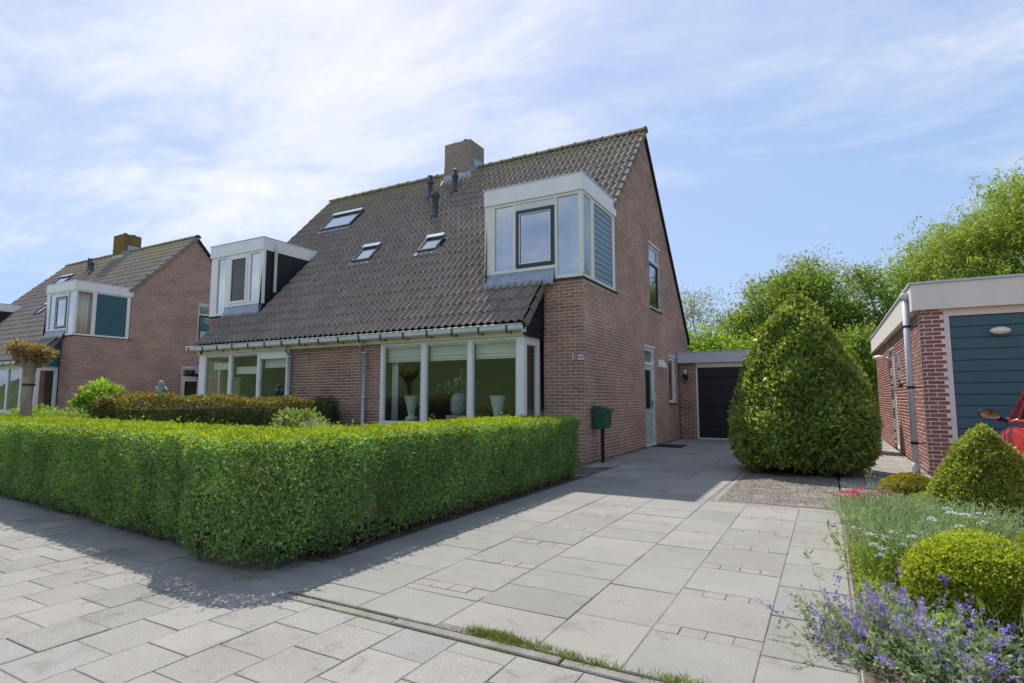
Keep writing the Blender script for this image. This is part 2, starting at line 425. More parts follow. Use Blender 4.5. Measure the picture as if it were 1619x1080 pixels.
class MB:
    """collects simple solids into one mesh"""

    def __init__(s):
        s.v = []
        s.f = []

    def add(s, vs, fs):
        b = len(s.v)
        s.v += [tuple(p) for p in vs]
        s.f += [tuple(i + b for i in f) for f in fs]
        return s

    def box(s, x0, x1, y0, y1, z0, z1):
        x0, x1 = sorted((x0, x1)); y0, y1 = sorted((y0, y1)); z0, z1 = sorted((z0, z1))
        return s.add([(x0, y0, z0), (x1, y0, z0), (x1, y1, z0), (x0, y1, z0), (x0, y0, z1), (x1, y0, z1), (x1, y1, z1), (x0, y1, z1)],
                     [(0, 3, 2, 1), (4, 5, 6, 7), (0, 1, 5, 4), (1, 2, 6, 5), (2, 3, 7, 6), (3, 0, 4, 7)])

    def prism(s, poly, axis, a, b):
        """polygon in the two other axes, extruded along axis from a to b"""
        n = len(poly)

        def P(q, c):
            return {'x': (c, q[0], q[1]), 'y': (q[0], c, q[1]), 'z': (q[0], q[1], c)}[axis]
        vs = [P(q, a) for q in poly] + [P(q, b) for q in poly]
        fs = [tuple(range(n))[::-1], tuple(range(n, 2 * n))] + [(i, (i + 1) % n, n + (i + 1) % n, n + i) for i in range(n)]
        return s.add(vs, fs)

    def tube(s, pts, r, n=8, cap=True):
        pts = [Vector(p) for p in pts]
        rs = r if isinstance(r, (list, tuple)) else [r] * len(pts)
        vs, fs = [], []
        up = Vector((0, 0, 1))
        for i, p in enumerate(pts):
            d = (pts[min(i + 1, len(pts) - 1)] - pts[max(i - 1, 0)]).normalized()
            a = d.cross(up)
            if a.length < 1e-3:
                a = d.cross(Vector((1, 0, 0)))
            a.normalize()
            b = d.cross(a).normalized()
            up = b.cross(d) if abs(d.z) > 0.9 else Vector((0, 0, 1))
            for k in range(n):
                t_ = 2 * PI * k / n
                vs.append(p + a * (math.cos(t_) * rs[i]) + b * (math.sin(t_) * rs[i]))
        for i in range(len(pts) - 1):
            for k in range(n):
                fs.append((i * n + k, i * n + (k + 1) % n, (i + 1) * n + (k + 1) % n, (i + 1) * n + k))
        if cap:
            fs.append(tuple(range(n)))
            fs.append(tuple(range((len(pts) - 1) * n, len(pts) * n))[::-1])
        return s.add(vs, fs)

    def lathe(s, prof, c=(0, 0, 0), n=16):
        """profile of (radius, z)"""
        vs, fs = [], []
        for r, z in prof:
            for k in range(n):
                t_ = 2 * PI * k / n
                vs.append((c[0] + r * math.cos(t_), c[1] + r * math.sin(t_), c[2] + z))
        for i in range(len(prof) - 1):
            for k in range(n):
                fs.append((i * n + k, i * n + (k + 1) % n, (i + 1) * n + (k + 1) % n, (i + 1) * n + k))
        return s.add(vs, fs + [tuple(range(n))[::-1], tuple(range((len(prof) - 1) * n, len(prof) * n))])

    def build(s, name, mat, parent=None, smooth=False, bevel=0.0, kind=None):
        me = bpy.data.meshes.new(name)
        me.from_pydata(s.v, [], s.f)
        if smooth:
            me.polygons.foreach_set('use_smooth', np.ones(len(me.polygons), dtype=bool))
        me.update()
        me.materials.append(MATS[mat])
        o = bpy.data.objects.new(name, me)
        link(o, parent)
        if bevel:
            md = o.modifiers.new('bevel', 'BEVEL')
            md.width = bevel
            md.segments = 2
            md.limit_method = 'ANGLE'
        if kind:
            o['kind'] = kind
        return o


def B(name, mat, parent, *boxes, bevel=0.0):
    mb = MB()
    for b in boxes:
        mb.box(*b)
    return mb.build(name, mat, parent, bevel=bevel)


_mesh_cache = {}
CAMV = np.array([0, 0, 1.2])


def cells(us, zs, keep):
    """maximal runs of grid cells whose centre is kept -> list of rectangles"""
    out = []
    for j in range(len(zs) - 1):
        run = None
        for i in range(len(us) - 1):
            ok = keep((us[i] + us[i + 1]) / 2, (zs[j] + zs[j + 1]) / 2)
            if ok:
                run = (run[0], us[i + 1]) if run else (us[i], us[i + 1])
            if run and (not ok or i == len(us) - 2):
                out.append((run[0], run[1], zs[j], zs[j + 1]))
                run = None
    return out


def brick_wall(name, parent, root_loc, o, u, n, z0, z1, interval, openings, mat, mortar, top_line=None, us_extra=(), max_single=0, score=None, L=0.22, RH=0.0640, shift=0.0, thick=0.10, label=None):
    """A brick skin: mortar body with recessed joints and every brick proud of it.
    o: origin, u: unit direction along the wall, n: outward normal (house coordinates)
    interval(z) -> (a, b) extent of the wall along u at that height; openings: (u0, u1, z0, z1)."""
    o, u, n = (np.array(k, float) for k in (o, u, n))
    wall = None
    # mortar body
    mb = MB()
    a0, b0 = interval(z0 + 0.01)
    e0, e1 = a0, b0
    us = sorted(set([a0, b0] + [k for op in openings for k in op[:2]] + list(us_extra)))
    us = [k for k in us if a0 - 1e-6 <= k <= b0 + 1e-6]
    for i in range(len(us) - 1):
        ua, ub = us[i], us[i + 1]
        um = (ua + ub) / 2
        ua, ub = max(ua, e0 + 0.0055), min(ub, e1 - 0.0055)
        ta, tb = (top_line(ua + 1e-5), top_line(ub - 1e-5)) if top_line else (z1, z1)
        cuts = sorted([op[2:] for op in openings if op[0] - 1e-6 <= um <= op[1] + 1e-6])
        zz = z0
        pieces = []
        for c0, c1 in cuts:
            if c0 > zz + 1e-4:
                pieces.append((zz, c0, c0))
            zz = c1
        if min(ta, tb) > zz + 1e-4 or max(ta, tb) > zz + 1e-4:
            pieces.append((zz, max(ta, zz), max(tb, zz)))
        for q0, qa, qb in pieces:
            vs = []
            for d in (-0.004, -0.004 - thick):
                for (uu, z) in ((ua, q0), (ub, q0), (ub, qb), (ua, qa)):
                    p = o + u * uu + n * d
                    vs.append((p[0], p[1], z))
            mb.add(vs, [(0, 1, 2, 3), (7, 6, 5, 4), (0, 4, 5, 1), (1, 5, 6, 2), (2, 6, 7, 3), (3, 7, 4, 0)])
    wall = mb.build(name, mortar, parent)
    if label:
        wall['label'] = label
    # bricks
    rows = []
    nr = int(round((z1 - z0) / RH))
    for r in range(nr):
        zc_ = z0 + (r + 0.5) * RH
        iv = interval(zc_ + 0.02)
        if iv is None or iv[1] - iv[0] < 0.06:
            continue
        segs = [iv]
        for op in openings:
            if op[2] + 0.004 < zc_ + 0.026 and op[3] - 0.004 > zc_ - 0.026:
                nxt = []
                for a, b in segs:
                    if op[0] > a:
                        nxt.append((a, min(b, op[0])))
                    if op[1] < b:
                        nxt.append((max(a, op[1]), b))
                segs = [q for q in nxt if q[1] - q[0] > 0.03]
        off = (r % 2) * L / 2 + shift
        for a, b in segs:
            k = math.floor((a - off) / L)
            while k * L + off < b:
                p, q = k * L + off + 0.0065, (k + 1) * L + off - 0.0065
                p, q = max(p, a + 0.0005), min(q, b - 0.0005)
                if q - p > 0.035:
                    rows.append(((p + q) / 2, zc_, round(q - p, 3)))
                k += 1
    R = np.array(rows)
    hb = RH / 2 - 0.0064
    single = np.zeros(len(R), bool)
    if max_single and score is not None:
        wp = root_loc + o + np.outer(R[:, 0], u)
        wp[:, 2] += R[:, 1]
        v = wp - CAMV
        d = np.linalg.norm(v, axis=1)
        facing = np.abs(v @ n) / d
        sc = R[:, 2] * facing / d
        sc[~score(R[:, 0], R[:, 1])] = 0
        idx = np.argsort(-sc)[:max_single]
        idx = idx[sc[idx] > 0]
        single[idx] = True
    # joined bricks
    J = R[~single]
    jit = rng.uniform(-0.0018, 0.0018, len(J))
    wob = rng.uniform(-0.002, 0.002, (len(J), 2))
    V = np.zeros((len(J), 8, 3))
    for ci, (su, sz, dd) in enumerate(((-1, -1, 0), (1, -1, 0), (1, 1, 0), (-1, 1, 0), (-1, -1, -0.014), (1, -1, -0.014), (1, 1, -0.014), (-1, 1, -0.014))):
        uu = J[:, 0] + su * J[:, 2] / 2
        V[:, ci, :] = o + np.outer(uu, u) + np.outer(np.full(len(J), dd) + (jit if dd == 0 else 0), n)
        V[:, ci, 2] += J[:, 1] + sz * hb + wob[:, 0] * 0.6 + wob[:, 1] * 0.6 * su
    base = (np.arange(len(J)) * 8)[:, None, None]
    fq = np.array([(0, 1, 2, 3), (0, 4, 5, 1), (1, 5, 6, 2), (2, 6, 7, 3), (3, 7, 4, 0)])[None]
    if len(J):
        np_obj('brickwork', V.reshape(-1, 3), (base + fq).reshape(-1, 4), mat, wall, kind='stuff')
    # separate bricks
    zax = np.array((0, 0, 1.0))
    for (uc, zc_, ln), _ in zip(R[single], range(10 ** 6)):
        key = (mat, ln)
        me = _mesh_cache.get(key)
        if me is None:
            c = 0.0022
            x, z = ln / 2, hb
            vs = [(-x, -0.014, -z), (x, -0.014, -z), (x, -0.014, z), (-x, -0.014, z), (-x, -c, -z), (x, -c, -z), (x, -c, z), (-x, -c, z), (-x + c, 0, -z + c), (x - c, 0, -z + c), (x - c, 0, z - c), (-x + c, 0, z - c)]
            fs = [(8, 9, 10, 11)] + [(a + 4, (a + 1) % 4 + 4, (a + 1) % 4 + 8, a + 8) for a in range(4)] + [(a, (a + 1) % 4, (a + 1) % 4 + 4, a + 4) for a in range(4)]
            me = np_mesh_poly('brick', vs, fs, mat)
            _mesh_cache[key] = me
        b = bpy.data.objects.new('brick', me)
        p = o + u * uc + n * rng.uniform(-0.0015, 0.002)
        M_ = Matrix((u, n, zax)).transposed().to_4x4()
        M_ = M_ @ Matrix.Rotation(rng.normal(0, 0.006), 4, 'Y')
        M_.translation = Vector((p[0], p[1], zc_ + rng.normal(0, 0.0008)))
        b.matrix_basis = M_
        link(b, wall)
    return wall


def np_mesh_poly(name, vs, fs, mat, smooth=False):
    me = bpy.data.meshes.new(name)
    me.from_pydata([tuple(v) for v in vs], [], fs)
    if smooth:
        me.polygons.foreach_set('use_smooth', np.ones(len(me.polygons), dtype=bool))
    me.update()
    me.materials.append(MATS[mat])
    return me


# ------------------------------------------------------------------ foliage helpers


def unit(a):
    return a / np.maximum(np.linalg.norm(a, axis=1, keepdims=True), 1e-9)


def leaves(name, P, Nn, length, width, mat, parent, out=0.6, up=0.0, fold=0.12, spread=0.35, kind=None):
    """one small folded leaf per point: pointing outward (out) and at random"""
    n = len(P)
    r = rng.normal(size=(n, 3))
    D = unit(Nn * out + unit(r) + np.array([0, 0, up]))
    S = unit(np.cross(D, unit(rng.normal(size=(n, 3)))))
    K = np.cross(S, D)
    Ls = (length * rng.uniform(1 - spread, 1 + spread, n))[:, None]
    Ws = Ls * (width / length)
    V = np.stack([P, P + D * Ls * 0.5 + S * Ws * 0.5 + K * Ws * fold, P + D * Ls + K * Ls * rng.uniform(-0.15, 0.15, n)[:, None], P + D * Ls * 0.5 - S * Ws * 0.5 + K * Ws * fold], axis=1)
    base = (np.arange(n) * 4)[:, None, None]
    F = base + np.array([(0, 1, 2), (0, 2, 3)])[None]
    return np_obj(name, V.reshape(-1, 3), F.reshape(-1, 3), mat, parent, kind=kind or ('stuff' if parent is not None and name not in ('flower', 'flower_head') else None))


def fbm(P, s, seed=0):
    """cheap smooth noise from sines, about -1..1"""
    r = np.random.default_rng(seed)
    o = np.zeros(len(P))
    for k in range(6):
        w = r.normal(size=3) * s * (1 + 0.45 * k)
        o += np.sin(P @ w + r.uniform(0, 6.28)) / (1 + 0.35 * k)
    return o / 3.2


def revolve_points(prof, n, c, ex=(1, 1), rough=0.04, depth=0.06, seed=1, ns=3.0):
    """random points and normals on a body of revolution; prof: list of (z, r)"""
    z = np.array([p[0] for p in prof]); r = np.array([p[1] for p in prof])
    seg = np.hypot(np.diff(z), np.diff(r)) * (r[1:] + r[:-1]) / 2
    i = rng.choice(len(seg), n, p=seg / seg.sum())
    t_ = rng.uniform(size=n)
    zz = z[i] + (z[i + 1] - z[i]) * t_
    rr = r[i] + (r[i + 1] - r[i]) * t_
    a = rng.uniform(0, 2 * PI, n)
    nz = -(r[i + 1] - r[i]); nr_ = (z[i + 1] - z[i])
    Nn = unit(np.stack([np.cos(a) * nr_, np.sin(a) * nr_, nz], 1))
    P = np.stack([np.cos(a) * rr * ex[0], np.sin(a) * rr * ex[1], zz], 1)
    P = P + Nn * (fbm(P, ns, seed) * rough - rng.exponential(depth, n))[:, None] + np.array(c)
    P[:, 2] = np.maximum(P[:, 2], 0.01)
    return P, Nn


def blob_points(c, rad, n, shell=0.45, seed=1):
    """points filling the outer part of an uneven ellipsoid"""
    d = unit(rng.normal(size=(n, 3)))
    k = (1 - shell * rng.uniform(size=n) ** 1.5) * (1 + 0.22 * fbm(d * 2.0, 1.6, seed))
    return np.array(c) + d * np.array(rad) * k[:, None], d


def stems(P0, D, length, mat, parent, name='stem', width=0.004, droop=0.0, segs=3):
    """thin ribbons from base points along directions"""
    n = len(P0)
    L_ = length if hasattr(length, '__len__') else np.full(n, length)
    S = unit(np.cross(D, rng.normal(size=(n, 3)))) * width / 2
    pts = []
    for k in range(segs + 1):
        f = k / segs
        q = P0 + D * (L_ * f)[:, None]
        q[:, 2] -= droop * L_ * f * f
        w = (1 - 0.75 * f)
        pts += [q + S * w, q - S * w]
    V = np.stack(pts, 1)
    base = (np.arange(n) * 2 * (segs + 1))[:, None, None]
    F = base + np.array([(2 * k, 2 * k + 1, 2 * k + 3, 2 * k + 2) for k in range(segs)])[None]
    np_obj(name, V.reshape(-1, 3), F.reshape(-1, 4), mat, parent, kind='stuff')
    tip = P0 + D * L_[:, None]
    tip[:, 2] -= droop * L_
    return tip


def limb(mb, p, d, length, r, depth, tips, bend=0.25, n=6, split=(2, 3), lift=0.15):
    """recursive branching limb"""
    p = Vector(p); d = Vector(d).normalized()
    pts, rs = [p.copy()], [r]
    k = 3
    for i in range(k):
        d = (d + Vector((random.gauss(0, bend), random.gauss(0, bend), random.gauss(0, bend) + lift * 0.3))).normalized()
        p = p + d * (length / k)
        pts.append(p.copy())
        rs.append(r * (1 - 0.45 * (i + 1) / k))
    mb.tube(pts, rs, n)
    if depth == 0:
        tips.append((p.copy(), d.copy()))
        return
    for _ in range(random.randint(*split)):
        nd = (d + Vector((random.gauss(0, 0.6), random.gauss(0, 0.6), random.gauss(0.1, 0.4)))).normalized()
        q = pts[random.choice((2, 3))]
        limb(mb, q, nd, length * random.uniform(0.6, 0.85), rs[-1] * 0.8, depth - 1, tips, bend, n, split, lift)
    tips.append((p.copy(), d.copy()))

# ------------------------------------------------------------------ the houses
TAN = math.tan(math.radians(47))
COS47 = math.cos(math.radians(47)); SIN47 = math.sin(math.radians(47))
RY, RZ = 4.38, 8.17          # ridge
WX = -11.28                  # left gable
HD = 9.0                     # depth of the gable wall
EY = -0.85                   # eave


def roof_z(y, off=0.0):
    return RZ - TAN * abs(RY - y) + off


def in_roof(x, y):
    """where the front slope carries tiles"""
    if y < 0:
        return -10.42 < x < -0.80
    if y < 1.84:
        return -9.03 < x < -2.13
    return WX - 0.04 < x < 0.04


TW = (0.03 - (WX - 0.03)) / 35
ROWS = 22
TE = (RY - EY) / COS47 / ROWS


def tile_profile(nseg):
    us = np.linspace(0, 1, nseg + 1)
    w = (us * 2) % 1.0
    return us, 0.053 * (0.5 + 0.5 * np.cos(2 * PI * (w - 0.35))) ** 1.7


def make_roof(root, S, nseg, singles, rloc):
    us = sorted({WX - 0.02, -10.42, -9.03, -2.13, -0.80, 0.02})
    ys = [EY, 0.0, 1.84, RY]
    mb = MB()
    for (a, b, y0, y1) in cells(us, ys, in_roof):
        vs = [(x, y, roof_z(y) - d) for d in (0.035, 0.14) for (x, y) in ((a, y0), (b, y0), (b, y1), (a, y1))]
        mb.add(vs, [(0, 1, 2, 3), (7, 6, 5, 4), (0, 4, 5, 1), (1, 5, 6, 2), (2, 6, 7, 3), (3, 7, 4, 0)])
    ye = 9.15
    vs = [(x, y, roof_z(y) - d) for d in (-0.03, 0.14) for (x, y) in ((WX - 0.05, RY), (0.05, RY), (0.05, ye), (WX - 0.05, ye))]
    mb.add(vs, [(0, 1, 2, 3), (7, 6, 5, 4), (0, 4, 5, 1), (1, 5, 6, 2), (2, 6, 7, 3), (3, 7, 4, 0)])
    roof = mb.build('roof', 'deck', root)
    uu, hh = tile_profile(nseg)
    m_ = nseg + 1
    tl = TE + 0.055

    def tile_verts(clipx=None, x0=0.0):
        vs = []
        for (s, dz) in ((0.0, 0.006), (0.0, 0.030), (tl, 0.002)):
            for k in range(m_):
                x = uu[k] * TW
                if clipx:
                    x = min(max(x0 + x, clipx[0]), clipx[1]) - x0
                vs.append((x, s, hh[k] + dz))
        return np.array(vs)
    F = []
    for k in range(nseg):
        F.append((k, k + 1, m_ + k + 1, m_ + k))
        F.append((m_ + k, m_ + k + 1, 2 * m_ + k + 1, 2 * m_ + k))
    F = np.array(F)
    R3 = np.array([[1, 0, 0], [0, COS47, SIN47], [0, -SIN47, COS47]])  # rows: x, slope, normal
    todo = []
    sky_r = S['skylights']
    for r in range(ROWS):
        y0 = EY + r * TE * COS47
        ym = y0 + 0.5 * TE * COS47
        for c in range(35):
            x0 = 0.03 - (c + 1) * TW
            lo, hi_ = WX - 0.05, 0.035
            if y0 < -0.05:
                lo, hi_ = -10.44, -0.79
            elif y0 < 1.70:
                lo, hi_ = -9.04, -2.12
            a, b = max(x0, lo), min(x0 + TW, hi_)
            if b - a < 0.05:
                continue
            xm = x0 + TW / 2
            if any(q[0] < xm < q[1] and q[2] < ym < q[3] for q in sky_r):
                continue
            todo.append((x0, y0, (a, b) if (b - a) < TW - 0.01 else None))
    T = np.array([(q[0], q[1]) for q in todo])
    full = np.array([q[2] is None for q in todo])
    wp = np.array(rloc) + np.stack([T[:, 0], T[:, 1], RZ - TAN * (RY - T[:, 1])], 1)
    v = wp - CAMV
    d = np.linalg.norm(v, axis=1)
    sc = np.abs(v @ np.array([0, -SIN47, COS47])) / d ** 3
    sc[~full] = 0
    single = np.zeros(len(T), bool)
    if singles:
        single[np.argsort(-sc)[:singles]] = True
    me = None
    Vj = []
    for i, (x0, y0, clip) in enumerate(todo):
        base = np.array([x0, y0, RZ - TAN * (RY - y0)]) + rng.normal(0, 1, 3) * np.array([0.002, 0.002, 0.0015])
        if single[i]:
            if me is None:
                me = np_mesh('roof_tile', tile_verts(), F, 'tile', True)
                md_auto(me)
            o = bpy.data.objects.new('roof_tile', me)
            M_ = Matrix(R3.tolist()).transposed().to_4x4() @ Matrix.Rotation(rng.normal(0, 0.007), 4, 'Z') @ Matrix.Rotation(rng.normal(0, 0.006), 4, 'X')
            M_.translation = Vector(base)
            o.matrix_basis = M_
            link(o, roof)
        else:
            tv = tile_verts(clip, x0) + np.array([0, 0, rng.normal(0, 0.0015)])
            tv[:, 2] += tv[:, 1] * rng.normal(0, 0.006)
            Vj.append(tv @ R3 + base)
    Vj = np.array(Vj)
    base = (np.arange(len(Vj)) * 3 * m_)[:, None, None]
    o = np_obj('roof_tiling', Vj.reshape(-1, 3), (F[None] + base).reshape(-1, 4), 'tile', roof, True, kind='stuff')
    md_auto(o.data)
    # verge tiles along the free edges: a lip hanging over the side of every row
    for r in range(ROWS):
        y0 = EY + r * TE * COS47
        low = y0 < -0.05
        if not low and y0 < 1.70:
            continue
        for side in (1, -1):
            xe = (-0.79 if low else 0.036) if side > 0 else (-10.43 if low else WX - 0.05)
            p0 = np.array([xe, y0, RZ - TAN * (RY - y0)])
            vs = []
            for (s, h0, h1, wd) in ((0.0, 0.050, -0.10, 0.020), (TE + 0.05, 0.010, -0.105, 0.002)):
                for (dx, h) in ((-0.03 * side, h0), ((0.014 + wd) * side, h0 - 0.010), ((0.018 + wd) * side, h1), (-0.03 * side, h1)):
                    vs.append(np.array([dx, s, h]) @ R3 + p0)
            vt = MB().add(vs, [(0, 1, 5, 4), (1, 2, 6, 5), (2, 3, 7, 6), (3, 0, 4, 7), (0, 3, 2, 1), (4, 5, 6, 7)])
            vt.build('verge_tile', 'tile', roof)
    # ridge tiles
    nrt = 29
    ln = (0.06 - (WX - 0.06)) / nrt
    prof = [(math.cos(a) * 0.125, math.sin(a) * 0.10) for a in np.linspace(-0.25, PI + 0.25, 11)]
    vs = []
    for (x, k) in ((0, 1.0), (ln * 0.86, 0.96), (ln + 0.03, 1.10)):
        vs += [(x, q[0] * k, q[1] * k) for q in prof] + [(x, q[0] * (k - 0.16), q[1] * (k - 0.16)) for q in prof]
    fs = []
    np_ = 11
    for i in range(2):
        for k in range(np_ - 1):
            a = i * 2 * np_ + k
            fs.append((a, a + 2 * np_, a + 2 * np_ + 1, a + 1))
    for k in range(np_ - 1):
        fs.append((k, k + 1, np_ + k + 1, np_ + k))
        e = 4 * np_
        fs.append((e + k, e + np_ + k, e + np_ + k + 1, e + k + 1))
    me = np_mesh_poly('ridge_tile', vs, fs, 'tile', True)
    for i in range(nrt):
        x = WX - 0.06 + i * ln
        if -6.2 < x + ln / 2 < -5.1:
            continue
        o = bpy.data.objects.new('ridge_tile', me)
        o.location = (x, RY, RZ - 0.005 + rng.normal(0, 0.004))
        o.rotation_euler = (rng.normal(0, 0.01), rng.normal(0, 0.006), 0)
        link(o, roof)
    return roof


def md_auto(me):
    """keep the front lip of a tile sharp"""
    try:
        me.set_sharp_from_angle(angle=math.radians(50))
    except Exception:
        pass


def boards(parent, name, mat, axis, c, out, a, b, z0, z1, n, top=None, gap=0.006, bev=0.006):
    """horizontal weather boards as separate pieces. axis 'x': the boards lie in a plane x = c and run along y from a to b"""
    h = (z1 - z0) / n
    for i in range(n):
        q0, q1 = z0 + i * h, z0 + (i + 1) * h - gap
        aa, bb = a, b
        if top:
            r = top((q0 + q1) / 2)
            if r is None:
                continue
            aa, bb = max(a, r[0]), min(b, r[1])
            if bb - aa < 0.03:
                continue
        t_ = 0.014
        prof = [(0, q0), (out * t_, q0), (out * t_ * 0.75, q1 - 0.006), (out * t_ * 0.3, q1), (0, q1)]
        mb = MB()
        if axis == 'x':
            mb.prism([(c + p[0], p[1]) for p in prof], 'y', aa, bb)
        else:
            mb.prism([(c + p[0], p[1]) for p in prof], 'x', aa, bb)
        mb.build(name, mat, parent)


def frame_rect(mb, x0, x1, y0, y1, z0, z1, w, w2=None):
    """four members of a frame in a plane of constant y"""
    w2 = w2 or w
    mb.box(x0, x0 + w, y0, y1, z0, z1)
    mb.box(x1 - w, x1, y0, y1, z0, z1)
    mb.box(x0 + w, x1 - w, y0, y1, z0, z0 + w2)
    mb.box(x0 + w, x1 - w, y0, y1, z1 - w2, z1)


def frame_rect_x(mb, y0, y1, x0, x1, z0, z1, w):
    mb.box(x0, x1, y0, y0 + w, z0, z1)
    mb.box(x0, x1, y1 - w, y1, z0, z1)
    mb.box(x0, x1, y0 + w, y1 - w, z0, z0 + w)
    mb.box(x0, x1, y0 + w, y1 - w, z1 - w, z1)


def curtain(parent, name, x0, x1, y, z0, z1, amp=0.03, waves=5, mat='curtain', axis='x'):
    n = waves * 8
    vs, fs = [], []
    for z in (z0, z1):
        for i in range(n + 1):
            a = x0 + (x1 - x0) * i / n
            dy = amp * math.sin(2 * PI * waves * i / n + 0.6 * math.sin(i))
            vs.append((a, y + dy, z) if axis == 'x' else (y + dy, a, z))
    for i in range(n):
        fs.append((i, i + 1, n + 2 + i, n + 1 + i))
    me = np_mesh_poly(name, vs, fs, mat, True)
    o = bpy.data.objects.new(name, me)
    link(o, parent)
    md = o.modifiers.new('solid', 'SOLIDIFY')
    md.thickness = 0.004
    return o


def dormer(root, S, right=True):
    """flat-roofed corner dormer. Built for the right gable, mirrored for the left one."""
    s = 1 if right else -1
    X = (lambda x: x) if right else (lambda x: WX - x)
    fm = S['frame'] if right else 'white_paint'
    xl = -2.15 if right else -2.23
    zt, zf = 5.47, 5.14

    def bx(x0, x1, *r):
        return (X(x0), X(x1), *r)
    d = B('dormer', 'white_paint' if not right else S['fascia'], root, bx(xl + 0.01, -0.01, 0.03, 1.88, 5.30, 5.44))   # roof slab
    B('fascia_board', S['fascia'], d, bx(xl, 0.04, -0.055, -0.005, zf, zt), bx(-0.005, 0.04, -0.005, 1.92, zf, zt), bx(xl, xl + 0.04, -0.005, 1.92, zf, zt), bevel=0.005)
    B('roof_trim', 'zinc', d, bx(xl - 0.012, 0.052, -0.067, -0.02, zt, zt + 0.022), bx(0.01, 0.052, -0.02, 1.92, zt, zt + 0.022), bx(xl - 0.012, xl + 0.03, -0.02, 1.92, zt, zt + 0.022))
    B('roof_felt', 'deck', d, bx(xl + 0.03, 0.01, -0.02, 1.92, zt - 0.02, zt + 0.002))
    xs = S['dorm_x'] if right else S['dorm_xl']   # post, mullion, mullion, corner post
    x_p1, x_a, x_b, x_c, x_d, x_e = xs
    lowx = x_d - 0.05          # where the deeper sill begins
    f = MB()
    f.box(*bx(xl, x_p1, -0.02, 0.05, 3.69, zf))                       # outer post
    f.box(*bx(x_p1, -0.002, -0.02, 0.05, 5.08, zf - 0.001))           # head
    f.box(*bx(x_p1, lowx, -0.03, 0.05, 3.69, 3.755))                  # high sill
    f.box(*bx(lowx, 0.0, -0.03, 0.05, 3.47, 3.54))                    # low sill
    f.box(*bx(x_a, x_b, -0.015, 0.05, 3.755, 5.08))
    f.box(*bx(x_c, x_d, -0.015, 0.05, 3.54, 5.08))
    f.box(*bx(lowx, x_c, -0.016, 0.05, 3.54, 3.752))
    f.box(*bx(x_e, 0.012, -0.022, 0.06, 3.54, zf - 0.002))            # corner post
    f.build('window_frame', fm, d, bevel=0.004)
    B('pane', 'glass_sky', d, bx(x_p1, x_a, 0.012, 0.02, 3.755, 5.08))
    B('pane', 'glass_sky', d, bx(x_d, x_e, 0.012, 0.02, 3.54, 5.08))
    ztop = 4.94 if right else 5.08
    cm = MB()
    w = 0.075
    x0, x1 = sorted((X(x_b + 0.004), X(x_c - 0.004)))
    frame_rect(cm, x0, x1, -0.035, 0.03, 3.765, ztop, w)
    cm.build('casement', S['casement'] if right else S['casement_l'], d, bevel=0.005)
    gl = MB()
    gl.box(x0 + w, x1 - w, -0.004, 0.004, 3.765 + w, ztop - w)
    gl.build('pane', 'glass_sky' if right else 'glass_dim', d)
    if right:
        bead = MB()
        frame_rect(bead, x0 + w, x1 - w, -0.032, -0.018, 3.765 + w, ztop - w, 0.014)
        bead.build('glazing_bead', 'white_paint', d)
        vb = MB()
        for k in range(5):
            vb.box(x0, x1, -0.012 - 0.004 * (k % 2), 0.03, ztop + 0.008 + k * 0.025, ztop + 0.028 + k * 0.025)
        vb.build('vent_strip', 'white_paint', d)
    # lead apron between sill and tiles
    n = 24
    vs, fs = [], []
    a_, b_ = sorted((X(xl + 0.02), X(lowx)))
    for i in range(n + 1):
        x = a_ + (b_ - a_) * i / n
        wv = 0.018 * math.cos(2 * PI * x / 0.1616)
        vs += [(x, -0.02, 3.69), (x, -0.045, 3.56 + 0.006 * math.sin(7 * i)), (x, -0.15, roof_z(-0.15) + 0.045 + wv + 0.006 * math.sin(3.1 * i))]
    for i in range(n):
        fs += [(3 * i, 3 * i + 3, 3 * i + 4, 3 * i + 1), (3 * i + 1, 3 * i + 4, 3 * i + 5, 3 * i + 2)]
    ap = bpy.data.objects.new('lead_flashing', np_mesh_poly('lead_flashing', vs, fs, 'lead', True))
    link(ap, d)
    ap.modifiers.new('solid', 'SOLIDIFY').thickness = 0.006
    # slate sill on the brick pier
    B('slate_sill', 'slate_sill', d, bx(lowx - 0.06, 0.045, -0.05, 0.06, 3.44, 3.468), bx(0.0, 0.045, 0.06, 1.95, 3.44, 3.468))
    # gable-side face: corner window, boarded panel
    side = MB()
    y_w, y_m = S['side_win']
    side.box(*bx(-0.05, 0.010, 0.06, 1.86, 3.47, 3.535))
    side.box(*bx(-0.05, 0.008, 0.06, 1.86, 5.085, zf - 0.003))
    side.box(*bx(-0.05, 0.009, y_w, y_m, 3.535, 5.085))
    side.box(*bx(-0.05, 0.011, S['board_end'], 1.86, 3.535, 5.085))
    side.build('window_frame', fm, d, bevel=0.004)
    B('pane', 'glass', d, bx(-0.02, -0.012, 0.06, y_w, 3.535, 5.085))
    B('board_backing', S['side_mat'], d, bx(-0.05, -0.022, y_m, S['board_end'], 3.535, 5.085))
    boards(d, 'siding_board', S['side_mat'], 'x', X(-0.022), s, y_m + 0.002, S['board_end'] - 0.002, 3.537, 5.083, S['n_boards'], gap=0.012)
    # inner cheek, boarded, with lead step
    yb = lambda z: RY - (RZ - z) / TAN
    ck = MB()
    ck.prism([(0.0, roof_z(0) - 0.1), (0.0, zf), (yb(zf) + 0.1, zf), (yb(roof_z(0) - 0.1), roof_z(0) - 0.1)], 'x', X(xl + 0.025), X(xl + 0.05))
    ck.build('cheek_panel', 'black_siding', d)
    boards(d, 'cheek_board', 'black_siding', 'x', X(xl + 0.025), -s, -0.015, 1.9, 3.52, zf, 11, top=lambda z: (-0.015, yb(z) + 0.08))
